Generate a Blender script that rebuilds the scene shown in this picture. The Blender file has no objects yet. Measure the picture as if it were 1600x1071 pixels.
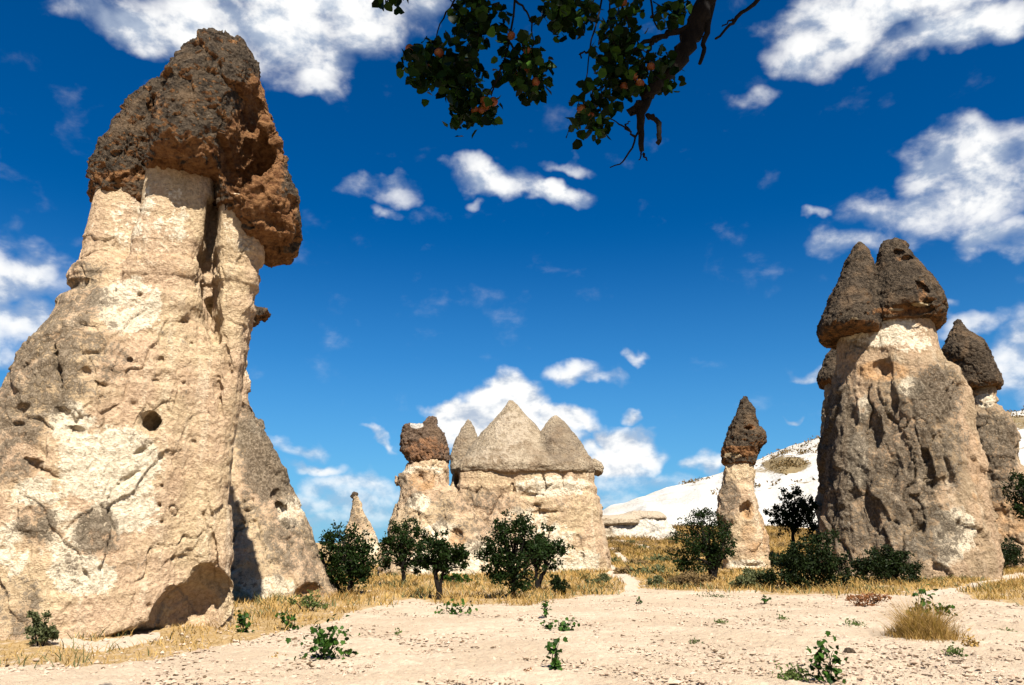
import bpy, math, random
import numpy as np
from math import radians
rng = np.random.default_rng(7)
random.seed(7)
sc = bpy.context.scene
C = sc.collection

# ------------------------------------------------------------------ camera
CAM_H, PITCH, FPX = 1.6, radians(14.5), 1209.0      # focal length in photo pixels (1600 wide)
cam_d = bpy.data.cameras.new('camera')
cam_d.sensor_width = 36.0
cam_d.lens = FPX / 1600.0 * 36.0
cam_d.clip_start, cam_d.clip_end = 0.05, 9000.0
cam = bpy.data.objects.new('camera', cam_d)
cam.location = (0, 0, CAM_H)
cam.rotation_euler = (radians(90) + PITCH, 0, 0)
C.objects.link(cam)
sc.camera = cam
sc.render.resolution_x, sc.render.resolution_y = 1024, 685

# ------------------------------------------------------------------ light
SUN_EL, SUN_HEAD = radians(50), radians(-19)          # height; compass heading the light travels to (0 = +Y)
sun_d = bpy.data.lights.new('sun', 'SUN')
sun_d.energy, sun_d.angle, sun_d.color = 5.0, radians(0.5), (1.0, 0.95, 0.87)
sun = bpy.data.objects.new('sun', sun_d)
ldir = (math.sin(SUN_HEAD) * math.cos(SUN_EL), math.cos(SUN_HEAD) * math.cos(SUN_EL), -math.sin(SUN_EL))
import mathutils
sun.rotation_euler = mathutils.Vector(ldir).to_track_quat('-Z', 'Y').to_euler()
sun.location = (0, -20, 40)
C.objects.link(sun)
sc.view_settings.view_transform = 'Standard'
sc.view_settings.look = 'None'
sc.view_settings.exposure = 1.48
sc.view_settings.gamma = 1.0
sc.view_settings.use_curve_mapping = False

cp, sp = math.cos(PITCH), math.sin(PITCH)
def PX(px, py, Y):
    """photo pixel seen at world depth Y -> (x, z)"""
    u = (np.asarray(px, float) - 800.0) / FPX
    v = (535.5 - np.asarray(py, float)) / FPX
    dy, dz = cp - v * sp, sp + v * cp
    return u * Y / dy, CAM_H + Y * dz / dy
def PXP(px, py, Y):
    x, z = PX(px, py, Y)
    return np.array([float(x), float(Y), float(z)])
def proj(p):
    """world points -> photo pixels"""
    x, y, z = p[..., 0], p[..., 1], p[..., 2] - CAM_H
    f = np.maximum(y * cp + z * sp, 1e-3)
    v = (-y * sp + z * cp) / f
    return 800.0 + FPX * x / f, 535.5 - FPX * v
def pxsize(Y):
    return Y / FPX * 1.03

# ---- node helpers
class NT:
    def __init__(s, tree):
        s.t = tree
        s.n = tree.nodes
        s.n.clear()
    def add(s, typ, **kw):
        nd = s.n.new(typ)
        for k, v in kw.items():
            setattr(nd, k, v)
        return nd
    def put(s, sock, v):
        if v is None: return
        if isinstance(v, bpy.types.NodeSocket): s.t.links.new(v, sock)
        else: sock.default_value = v
    def math(s, op, a, b=None, c=None, clamp=False):
        nd = s.add('ShaderNodeMath', operation=op, use_clamp=clamp)
        s.put(nd.inputs[0], a); s.put(nd.inputs[1], b); s.put(nd.inputs[2], c)
        return nd.outputs[0]
    def vmath(s, op, a, b=None, scale=None):
        nd = s.add('ShaderNodeVectorMath', operation=op)
        s.put(nd.inputs[0], a)
        if b is not None: s.put(nd.inputs[1], b)
        if scale is not None: s.put(nd.inputs['Scale'], scale)
        return nd.outputs['Value'] if op in ('DOT_PRODUCT', 'LENGTH') else nd.outputs[0]
    def mix(s, f, a, b, blend='MIX'):
        nd = s.add('ShaderNodeMix', data_type='RGBA', blend_type=blend)
        s.put(nd.inputs[0], f); s.put(nd.inputs[6], a); s.put(nd.inputs[7], b)
        return nd.outputs[2]
    def noise(s, vec, scale, detail=4.0, rough=0.55, dist=0.0):
        nd = s.add('ShaderNodeTexNoise')
        if vec is not None: s.put(nd.inputs['Vector'], vec)
        s.put(nd.inputs['Scale'], scale); s.put(nd.inputs['Detail'], detail)
        s.put(nd.inputs['Roughness'], rough); s.put(nd.inputs['Distortion'], dist)
        return nd.outputs[0]
    def vor(s, vec, scale, feature='F1', rand=1.0):
        nd = s.add('ShaderNodeTexVoronoi', feature=feature)
        s.put(nd.inputs['Vector'], vec); s.put(nd.inputs['Scale'], scale); s.put(nd.inputs['Randomness'], rand)
        return nd
    def ramp(s, v, lo, hi, a=0.0, b=1.0, smooth=True):
        nd = s.add('ShaderNodeMapRange', interpolation_type='SMOOTHSTEP' if smooth else 'LINEAR', clamp=True)
        s.put(nd.inputs[0], v)
        for i, q in enumerate((lo, hi, a, b)): s.put(nd.inputs[i + 1], q)
        return nd.outputs[0]
    def attr(s, name):
        nd = s.add('ShaderNodeAttribute', attribute_name=name)
        return nd
def rgb(r, g, b): return (r, g, b, 1.0)

# ------------------------------------------------------------------ world: deep blue sky with fair-weather cumulus
world = bpy.data.worlds.new('World')
sc.world = world
world.use_nodes = True
W = NT(world.node_tree)
sky = W.add('ShaderNodeTexSky', sky_type='NISHITA', sun_disc=False)
sky.sun_elevation, sky.sun_rotation = SUN_EL, math.atan2(-ldir[0], -ldir[1])
sky.altitude, sky.air_density, sky.dust_density, sky.ozone_density = 1100.0, 1.0, 0.4, 3.0
tc = W.add('ShaderNodeTexCoord')
D = W.vmath('NORMALIZE', tc.outputs['Generated'])
sep = W.add('ShaderNodeSeparateXYZ'); W.put(sep.inputs[0], D)
az = W.math('ARCTAN2', sep.outputs[0], sep.outputs[1])
el = W.math('ARCSINE', sep.outputs[2])
comb = W.add('ShaderNodeCombineXYZ'); W.put(comb.inputs[0], az); W.put(comb.inputs[1], el)
ae = comb.outputs[0]
def warp(scale, amp):
    nd = W.add('ShaderNodeTexNoise'); W.put(nd.inputs['Vector'], D); nd.inputs['Scale'].default_value = scale
    nd.inputs['Detail'].default_value = 3.0
    v = W.vmath('SUBTRACT', nd.outputs['Color'], (0.5, 0.5, 0.5))
    return W.vmath('SCALE', v, scale=amp)
aew = W.vmath('ADD', W.vmath('ADD', ae, warp(9.0, 0.10)), warp(28.0, 0.035))
CLOUDS = [  # photo px centre, half sizes, strength
 (215, 30, 115, 50, 1.0), (330, 30, 130, 55, 1.05), (440, 50, 120, 80, 1.1), (500, 100, 60, 55, .9), (560, 40, 95, 75, 1.0), (420, -40, 330, 70, 1.2),
 (640, 20, 60, 50, .6), (20, 420, 90, 50, 1.0), (30, 490, 90, 60, 1.0), (-40, 450, 110, 120, 1.1), (10, 560, 40, 25, .5),
 (560, 280, 65, 28, .62), (625, 285, 45, 25, .66), (605, 325, 30, 20, .5),
 (775, 285, 80, 34, .98), (850, 298, 95, 22, .92), (880, 250, 50, 14, .72), (735, 325, 20, 10, .5),
 (1285, 55, 85, 55, .95), (1345, 25, 75, 50, 1.0), (1480, 45, 130, 50, 1.1), (1570, 30, 90, 45, 1.05), (1440, -30, 260, 60, 1.15),
 (1495, 250, 85, 55, .92), (1440, 325, 130, 55, .86), (1525, 300, 75, 75, .9), (1330, 395, 70, 28, .72), (1570, 370, 70, 40, .8),
 (1600, 545, 60, 80, .95), (1525, 490, 55, 20, .62), (1492, 467, 30, 14, .7), (1283, 358, 22, 12, .75), (1610, 250, 60, 60, .8),
 (905, 578, 65, 22, .95), (945, 585, 40, 14, .85), (985, 556, 28, 10, .8), (1265, 580, 28, 12, .8), (1250, 654, 22, 6, .7), (1200, 150, 35, 26, .5),
 (805, 640, 85, 58, 1.7), (735, 655, 62, 40, 1.6), (895, 657, 62, 34, 1.6), (800, 690, 140, 40, 1.3), (785, 612, 42, 28, 1.35),
 (985, 695, 55, 46, 1.55), (970, 725, 70, 38, 1.4), (1015, 705, 42, 32, 1.35), (1000, 755, 95, 30, .75), (993, 637, 20, 16, .95), (1105, 718, 38, 17, .8),
 (485, 733, 70, 14, .85), (545, 760, 110, 28, .72), (530, 795, 120, 34, .7), (600, 692, 36, 7, .65), (465, 705, 60, 16, .62), (500, 830, 130, 30, .72), (960, 790, 120, 26, .6)]
dens = None
low = None
for (px, py, rx, ry, wgt) in CLOUDS:
    u, v = (px - 800) / FPX, (535.5 - py) / FPX
    d = np.array([u, cp - v * sp, sp + v * cp]); d /= np.linalg.norm(d)
    a0, e0 = math.atan2(d[0], d[1]), math.asin(d[2])
    cosd = FPX * math.sqrt(1 + u * u + v * v)
    sx, sy = cosd / rx / 1.12 * math.cos(e0), cosd / ry / 1.12
    q = W.vmath('MULTIPLY', W.vmath('SUBTRACT', aew, (a0, e0, 0)), (sx, sy, 0))
    r2 = W.vmath('DOT_PRODUCT', q, q)
    m = W.math('MULTIPLY', W.math('SUBTRACT', 1.0, r2, clamp=True), wgt)
    dens = m if dens is None else W.math('SMOOTH_MAX', dens, m, 0.12)
# the same broken cloud goes on outside the frame
glob = W.ramp(W.noise(D, 3.2, 3.0), 0.60, 0.78, 0.0, 0.5)
outside = W.ramp(W.math('ABSOLUTE', az), 0.60, 0.75)
high = W.ramp(el, radians(39), radians(47))
glob = W.math('MULTIPLY', glob, W.math('MAXIMUM', outside, high))
dens = W.math('MAXIMUM', dens, W.math('MULTIPLY', glob, 1.6))
lowfade = W.ramp(el, -0.02, 0.06)
stretch = W.vmath('MULTIPLY', D, (1.0, 1.0, 1.5))
fb = W.noise(stretch, 15.0, 9.0, 0.56, 0.15)
fb2 = W.noise(W.vmath('ADD', stretch, (0.004, 0.002, 0.022)), 15.0, 9.0, 0.56, 0.15)
dd = W.math('ADD', dens, W.math('MULTIPLY', W.math('SUBTRACT', fb, 0.5), 1.45))
cov = W.math('MULTIPLY', W.ramp(dd, 0.20, 1.15), W.ramp(dens, 0.0, 0.15))
relief = W.math('MULTIPLY', W.math('SUBTRACT', fb, fb2), 2.0)  # cloud self-shading, painted in from the offset noise
thick = W.ramp(dd, 0.45, 1.25)
bright = W.math('ADD', W.math('ADD', 0.70, W.math('MULTIPLY', thick, 0.16)), relief)
bright = W.math('MAXIMUM', W.math('MINIMUM', bright, 1.02), 0.52)
cc = W.mix(W.ramp(bright, 0.5, 0.95), rgb(0.42, 0.49, 0.60), rgb(0.90, 0.90, 0.89))
# polarised deep blue: the Nishita sky, filtered
hs = W.add('ShaderNodeHueSaturation'); W.put(hs.inputs['Color'], sky.outputs[0])
hs.inputs['Hue'].default_value = 0.497
hs.inputs['Saturation'].default_value = 1.55
gm = W.add('ShaderNodeGamma'); W.put(gm.inputs[0], hs.outputs[0]); gm.inputs[1].default_value = 1.0
SKY_STR = 0.06
blue = W.mix(1.0, gm.outputs[0], rgb(0.29, 0.50, 0.62), 'MULTIPLY')
blue = W.mix(W.ramp(el, -0.12, 0.42, 0.82, 0.0), blue, rgb(0.062 / SKY_STR, 0.180 / SKY_STR, 0.305 / SKY_STR))
cloudcol = W.vmath('SCALE', cc, scale=0.42 / SKY_STR)
final = W.mix(W.math('MULTIPLY', cov, lowfade), blue, cloudcol)
bg = W.add('ShaderNodeBackground'); W.put(bg.inputs[0], final); bg.inputs[1].default_value = SKY_STR
out = W.add('ShaderNodeOutputWorld'); W.t.links.new(bg.outputs[0], out.inputs[0])

# ------------------------------------------------------------------ numpy noise
_perm = rng.permutation(256).astype(np.int32)
_perm2 = np.concatenate([_perm, _perm, _perm])
_g = rng.normal(size=(256, 3)); _g /= np.linalg.norm(_g, axis=1, keepdims=True); _g = _g.astype(np.float32)
_r3 = rng.random((256, 3)).astype(np.float32)
_r1 = rng.random(256).astype(np.float32)
def _hash(x, y, z): return _perm2[_perm2[_perm2[x & 255] + (y & 255)] + (z & 255)]
def perlin(p):
    p = np.asarray(p, np.float32)
    i = np.floor(p).astype(np.int32); f = p - i
    w = f * f * f * (f * (f * 6 - 15) + 10)
    res = 0
    for dx in (0, 1):
        wx = w[:, 0] if dx else 1 - w[:, 0]
        for dy in (0, 1):
            wy = w[:, 1] if dy else 1 - w[:, 1]
            for dz in (0, 1):
                wz = w[:, 2] if dz else 1 - w[:, 2]
                g = _g[_hash(i[:, 0] + dx, i[:, 1] + dy, i[:, 2] + dz)]
                res = res + wx * wy * wz * (g[:, 0] * (f[:, 0] - dx) + g[:, 1] * (f[:, 1] - dy) + g[:, 2] * (f[:, 2] - dz))
    return res * 1.5
def fbm(p, octs=4, gain=0.5, ridged=False, off=0.0):
    p = np.asarray(p, np.float32) + off
    a, s, t = 1.0, 0.0, 0.0
    for k in range(octs):
        n = perlin(p)
        s = s + a * ((1 - 2 * np.abs(n)) if ridged else n)
        t += a; a *= gain; p = p * 2.03 + 17.3
    return s / t
def worley(p):
    """F1, F2, id and offset vector to the nearest feature"""
    p = np.asarray(p, np.float32)
    i = np.floor(p).astype(np.int32); f = p - i
    n = len(p)
    f1 = np.full(n, 9.0, np.float32); f2 = np.full(n, 9.0, np.float32); idd = np.zeros(n, np.int32); vec = np.zeros((n, 3), np.float32)
    for dx in (-1, 0, 1):
        for dy in (-1, 0, 1):
            for dz in (-1, 0, 1):
                h = _hash(i[:, 0] + dx, i[:, 1] + dy, i[:, 2] + dz)
                v = f - (_r3[h] + np.array([dx, dy, dz], np.float32))
                d = (v * v).sum(1)
                c = d < f1
                f2 = np.where(c, f1, np.minimum(f2, d)); f1 = np.where(c, d, f1)
                idd = np.where(c, h, idd); vec[c] = v[c]
    return np.sqrt(f1), np.sqrt(f2), idd, vec
def sstep(a, b, x):
    t = np.clip((x - a) / (b - a), 0, 1)
    return t * t * (3 - 2 * t)

# ------------------------------------------------------------------ mesh helpers
def mk_mesh(name, V, F, attrs=None, smooth=True):
    V = np.ascontiguousarray(V, np.float32); F = np.ascontiguousarray(F, np.int32)
    me = bpy.data.meshes.new(name)
    k = F.shape[1]
    me.vertices.add(len(V)); me.vertices.foreach_set('co', V.ravel())
    me.loops.add(F.size); me.loops.foreach_set('vertex_index', F.ravel())
    me.polygons.add(len(F)); me.polygons.foreach_set('loop_start', np.arange(0, F.size, k, dtype=np.int32))
    me.polygons.foreach_set('use_smooth', np.full(len(F), smooth, dtype=bool))
    for n, a in (attrs or {}).items():
        at = me.attributes.new(n, 'FLOAT', 'POINT'); at.data.foreach_set('value', np.ascontiguousarray(a, np.float32))
    me.update(calc_edges=True); me.validate()
    return me
def mk_obj(name, me, mat=None, parent=None):
    o = bpy.data.objects.new(name, me); C.objects.link(o)
    if mat is not None and len(me.materials) == 0: me.materials.append(mat)
    if parent is not None: o.parent = parent
    return o
def tag(o, label=None, cat=None, group=None, kind=None):
    if label: o['label'] = label
    if cat: o['category'] = cat
    if group: o['group'] = group
    if kind: o['kind'] = kind
    return o
def thing(name, loc, label, cat, group=None):
    o = bpy.data.objects.new(name, None); o.location = [float(q) for q in loc]; o.empty_display_size = 0.3; C.objects.link(o)
    return tag(o, label, cat, group)
def part(name, V, F, mat, root, attrs=None, smooth=True):
    """mesh given in world coordinates, stored relative to its thing"""
    V = np.asarray(V, float) - np.array(root.location)
    if root.parent is not None: V = V - np.array(root.parent.location)
    return mk_obj(name, mk_mesh(name, V, F, attrs, smooth), mat, root)
def normals(V, F):
    a, b, c, d = V[F[:, 0]], V[F[:, 1]], V[F[:, 2]], V[F[:, 3]]
    n = np.cross(c - a, d - b)
    N = np.zeros_like(V)
    for k in range(4):
        for j in range(3): N[:, j] += np.bincount(F[:, k], n[:, j], len(V))
    return N / np.maximum(np.linalg.norm(N, axis=1, keepdims=True), 1e-9)
def edges_of(F):
    E = np.concatenate([F[:, [0, 1]], F[:, [1, 2]], F[:, [2, 3]], F[:, [3, 0]]]); E.sort(axis=1)
    return E
def subdiv(V, F):
    n = len(V)
    E = edges_of(F)
    key = E[:, 0].astype(np.int64) * n + E[:, 1]
    uq, inv = np.unique(key, return_inverse=True)
    e0, e1 = uq // n, uq % n
    M = (V[e0] + V[e1]) * 0.5
    Fc = V[F].mean(1)
    nf = len(F)
    ei = inv.reshape(4, nf) + n
    fi = np.arange(nf) + n + len(uq)
    nV = np.concatenate([V, M, Fc])
    nF = np.concatenate([np.stack([F[:, k], ei[k], fi, ei[(k + 3) % 4]], 1) for k in range(4)])
    return nV, nF
def laplace(V, F, lam=0.5):
    S = np.zeros_like(V); cnt = np.zeros(len(V))
    for a, b in ((0, 1), (1, 2), (2, 3), (3, 0)):
        for i, j in ((a, b), (b, a)):
            for k in range(3): S[:, k] += np.bincount(F[:, i], V[F[:, j], k], len(V))
            cnt += np.bincount(F[:, i], minlength=len(V))
    return V * (1 - lam) + lam * S / np.maximum(cnt, 1)[:, None]
def surface_nets(f, lo, hi, h):
    lo, hi = np.array(lo, float), np.array(hi, float)
    n = np.ceil((hi - lo) / h).astype(int) + 1
    X, Y, Z = [(lo[k] + h * np.arange(n[k])).astype(np.float32) for k in range(3)]
    G = np.broadcast_to(f(X[:, None, None], Y[None, :, None], Z[None, None, :]), tuple(n)).astype(np.float32)
    ins = G < 0
    cnt = np.zeros(tuple(n - 1), np.int8)
    cs = [(a, b, c) for a in (0, 1) for b in (0, 1) for c in (0, 1)]
    for a, b, c in cs: cnt += ins[a:n[0] - 1 + a, b:n[1] - 1 + b, c:n[2] - 1 + c]
    act = (cnt > 0) & (cnt < 8)
    I = np.argwhere(act)
    idx = np.full(act.shape, -1, np.int32); idx[act] = np.arange(len(I))
    acc = np.zeros((len(I), 3)); num = np.zeros(len(I))
    for p in cs:
        for ax in range(3):
            if p[ax]: continue
            q = list(p); q[ax] = 1
            a = G[I[:, 0] + p[0], I[:, 1] + p[1], I[:, 2] + p[2]]; b = G[I[:, 0] + q[0], I[:, 1] + q[1], I[:, 2] + q[2]]
            m = (a < 0) != (b < 0)
            t = np.where(m, a / np.where(m, a - b, 1), 0)
            pt = np.repeat(np.array(p, float)[None], len(I), 0); pt[:, ax] += t
            acc[m] += pt[m]; num[m] += 1
    V = lo + h * (I + acc / num[:, None])
    quads = []
    for ax in range(3):
        o1, o2 = [(1, 2), (2, 0), (0, 1)][ax]
        sl0 = [slice(None)] * 3; sl1 = [slice(None)] * 3
        sl0[ax] = slice(0, -1); sl1[ax] = slice(1, None)
        for o in (o1, o2): sl0[o] = slice(1, -1); sl1[o] = slice(1, -1)
        A, B = ins[tuple(sl0)], ins[tuple(sl1)]
        J = np.argwhere(A != B); inside_first = A[A != B]
        c = J.copy(); c[:, o1] += 1; c[:, o2] += 1
        def at(d1, d2):
            k = c.copy(); k[:, o1] += d1; k[:, o2] += d2
            return idx[k[:, 0], k[:, 1], k[:, 2]]
        q = np.stack([at(-1, -1), at(0, -1), at(0, 0), at(-1, 0)], 1)
        q[~inside_first] = q[~inside_first][:, ::-1]
        quads.append(q)
    F = np.concatenate(quads)
    F = F[(F >= 0).all(1)]
    return V, F

# ------------------------------------------------------------------ signed shapes
def smin(a, b, k):
    if k <= 0: return np.minimum(a, b)
    h = np.clip(0.5 + 0.5 * (b - a) / k, 0, 1)
    return b * (1 - h) + a * h - k * h * (1 - h)
def smax(a, b, k): return -smin(-a, -b, k)
def loft(rows, Y, ratio=0.85, n=2.3, dy=0.0, rot=0.0, kr=0.12, bmax=99., cy=None, bot=None):
    """outline rows (py, x left, x right) of the photograph at depth Y, given real depth"""
    Y, dy = Y + dy, 0.0
    rows = sorted(rows, key=lambda r: -r[0])
    zs, cx, hw = [], [], []
    for py, a, b in rows:
        xa, z = PX(a, py, Y); xb, _ = PX(b, py, Y)
        zs.append(float(z)); cx.append(float(xa + xb) / 2); hw.append(float(xb - xa) / 2)
    zs, cx, hw = np.array(zs), np.array(cx), np.array(hw)
    azm = math.atan2(cx.mean(), Y); hw = hw * math.cos(azm); ca, sa = math.cos(azm), math.sin(azm)
    z0 = zs[0] if bot is None else bot
    z1 = zs[-1]
    def f(x, y, z):
        c = np.interp(z, zs, cx); a = np.maximum(np.interp(z, zs, hw), 0.03); b = np.minimum(a * ratio, bmax)
        yy = (np.interp(z, zs, cy) if cy is not None else Y) + dy
        dx, dyy = x - c, y - yy
        dx, dyy = dx * ca - dyy * sa, dx * sa + dyy * ca
        r = (np.abs(dx / a) ** n + np.abs(dyy / b) ** n) ** (1.0 / n)
        d = (r - 1) * np.minimum(a, b)
        return smax(smax(d, z - z1, kr), z0 - z, kr)
    hm = np.maximum(hw, np.minimum(hw * ratio, bmax)); f.box = ((cx - hm).min(), (cx + hm).max(), Y - hm.max(), Y + hm.max(), z0, z1)
    return f
def ell(c, r, rz=0.0):
    cx, cy, cz = c; a, b, h = r
    def f(x, y, z):
        dx, dy, dz = x - cx, y - cy, z - cz
        if rz: dx, dz = dx * math.cos(rz) + dz * math.sin(rz), -dx * math.sin(rz) + dz * math.cos(rz)
        return (np.sqrt((dx / a) ** 2 + (dy / b) ** 2 + (dz / h) ** 2) - 1) * min(a, b, h)
    f.box = (cx - a, cx + a, cy - b, cy + b, cz - h, cz + h)
    return f
def union(fs, k=0.15):
    def f(x, y, z):
        d = fs[0](x, y, z)
        for g in fs[1:]: d = smin(d, g(x, y, z), k)
        return d
    b = np.array([g.box for g in fs])
    f.box = (b[:, 0].min(), b[:, 1].max(), b[:, 2].min(), b[:, 3].max(), b[:, 4].min(), b[:, 5].max())
    return f
def cut(f0, gs, k=0.1):
    def f(x, y, z):
        d = f0(x, y, z)
        for g in gs: d = smax(d, -g(x, y, z), k)
        return d
    f.box = f0.box
    return f
def hit(f, px, py, lo_=5.0, hi_=75.0):
    """where the line of sight through a photo pixel meets a shape"""
    u, v = (px - 800) / FPX, (535.5 - py) / FPX
    d = np.array([u, cp - v * sp, sp + v * cp]); d /= d[1]
    Y = np.linspace(lo_, hi_, 5000)
    val = f(d[0] * Y, Y, CAM_H + d[2] * Y)
    k = np.argmax(val < 0)
    if val[k] >= 0: k = np.argmin(val)
    return d * Y[k] + np.array([0, 0, CAM_H]), d
def pocket(f, px, py, r, rz=0.0, push=0.0):
    p, d = hit(f, px, py)
    p = p + d / np.linalg.norm(d) * push
    return ell(p, r, rz)
def ground_z(x, y):
    x, y = np.asarray(x, float), np.asarray(y, float)
    t = np.clip((y - 44) / 46, 0, 1.12)
    rise = 2.9 * t ** 1.25 * sstep(-16, 2, x)
    rise = rise + 0.38 * np.exp(-((x - 12.6) / 4.5) ** 2 - ((y - 43.5) / 4.5) ** 2)
    return rise + 0.10 * np.sin(x * 0.23 + 1.0) * np.sin(y * 0.19) * sstep(16, 30, y)

def rock_mesh(f, h, disp, sub=1, sm=2, zmin=None, pad=0.35):
    b = f.box
    V, F = surface_nets(f, (b[0] - pad, b[2] - pad, b[4] - pad), (b[1] + pad, b[3] + pad, b[5] + pad), h)
    V = laplace(V, F, 0.5)
    for s in range(sub):
        V, F = subdiv(V, F)
        V = laplace(V, F, 0.5)
    for s in range(max(sm - sub, 0)): V = laplace(V, F, 0.4)
    N = normals(V, F)
    V = V + disp(V, N)
    return V, F, normals(V, F)

def terrace(t, k, sharp=0.72):
    q = t * k; fl = np.floor(q); fr = q - fl
    return (fl + sstep(sharp, 1.0, fr)) / k
def chip_disp(s=1.0, lump=0.16, chip=0.10, ridge=0.06, fine=0.03, strata=0.0, pits=0.0, vert=1.0, crack=0.05, seed=0.0, cell=1.0, plate=0.0, runnel=0.02):
    """weathered tuff: lumps, spalled plates with broken edges, cracks, pits, bedding"""
    def f(V, N):
        P = V / s + seed
        Pv = P * np.array([1, 1, 1 / vert])
        d = lump * fbm(Pv * 0.55, 3, 0.5)
        d += runnel * perlin(P * np.array([2.6, 2.6, .28]) + 8.8) + runnel * .6 * perlin(P * np.array([6.5, 6.5, .7]) + 4.4)
        wv = np.stack([fbm(P * 1.6 + k * 31.7, 2) for k in range(3)], 1)
        # spalled layers: stepped noise, two sizes
        t1 = fbm(Pv * 0.62 / cell + 0.30 * wv + 2.2, 4, 0.5)
        d += chip * 3.2 * terrace(t1, 7.0, 0.82)
        t2 = fbm(Pv * 1.9 / cell + 0.35 * wv + 12.2, 3, 0.5)
        amp = sstep(-0.25, 0.30, perlin(P * 0.5 + 5.1))
        d += chip * 1.4 * terrace(t2, 5.0, 0.80) * (0.25 + 0.75 * amp)
        if plate:                                    # angular broken faces
            for sc_p, am in ((0.8, 1.0), (1.9, 0.5)):
                g1, g2, gi, gv = worley(Pv * sc_p + 0.22 * wv + 3.7 * sc_p)
                tl = _g[(gi * 7 + 3) & 255]
                d += plate * am * ((gv * tl).sum(1) * 0.9 + (_r1[(gi * 3 + 11) & 255] - 0.5) * 0.7)
        # a few long joints
        f1, f2, idd, vec = worley(Pv * np.array([1, 1, .55]) * 0.55 / cell + 0.22 * wv)
        edge = 1 - sstep(0.0, 0.022, f2 - f1)
        d -= crack * 2.2 * edge * sstep(-0.05, 0.25, perlin(P * 0.7 + 77.0))
        d += ridge * (fbm(Pv * 1.5 + 9.0, 5, 0.58, ridged=True) - 0.3)
        d += fine * fbm(P * 6.0, 3, 0.65)
        if strata:
            w = V[:, 2] / s * 2.6 + 0.5 * perlin(P * 0.5)
            d += strata * (perlin(np.stack([w * 1.7, P[:, 0] * 0.25, P[:, 1] * 0.25], 1)))
        if pits:
            g1, _, gi, _ = worley(P * 2.1)
            on = _r1[(gi * 5 + 1) & 255] > 0.80
            rad = 0.10 + 0.14 * _r1[(gi * 13 + 7) & 255]
            d -= pits * np.where(on, 1 - sstep(rad * 0.5, rad, g1), 0)
        d = d - d.mean() - 0.35 * d.std()
        d = d * s
        return N * d[:, None]
    return f
def blobs_mask(V, lst):
    """where stains and painted shade lie, given in photo pixels of the surface they are on"""
    px, py = proj(V)
    m = np.zeros(len(V))
    for cx, cy, rx, ry, w in lst:
        m = np.maximum(m, w * np.clip((1.25 - np.sqrt(((px - cx) / rx) ** 2 + ((py - cy) / ry) ** 2)) / 0.65, 0, 1))
    return m

# ------------------------------------------------------------------ materials
ALB = 0.61            # brings the picked tones down to measured rock and soil albedos
def new_mat(name):
    m = bpy.data.materials.new(name); m.use_nodes = True
    return m, NT(m.node_tree)
def finish(T, col, rough=0.95, bump=None, bstr=0.4, bdist=0.05, spec=0.15):
    p = T.add('ShaderNodeBsdfPrincipled')
    col = T.mix(1.0, col, rgb(ALB, ALB, ALB), 'MULTIPLY')
    T.put(p.inputs['Base Color'], col); T.put(p.inputs['Roughness'], rough)
    p.inputs['Specular IOR Level'].default_value = spec
    if bump is not None:
        b = T.add('ShaderNodeBump'); b.inputs['Strength'].default_value = bstr; b.inputs['Distance'].default_value = bdist
        T.put(b.inputs['Height'], bump); T.t.links.new(b.outputs[0], p.inputs['Normal'])
    o = T.add('ShaderNodeOutputMaterial'); T.t.links.new(p.outputs[0], o.inputs[0])
    return p
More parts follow.
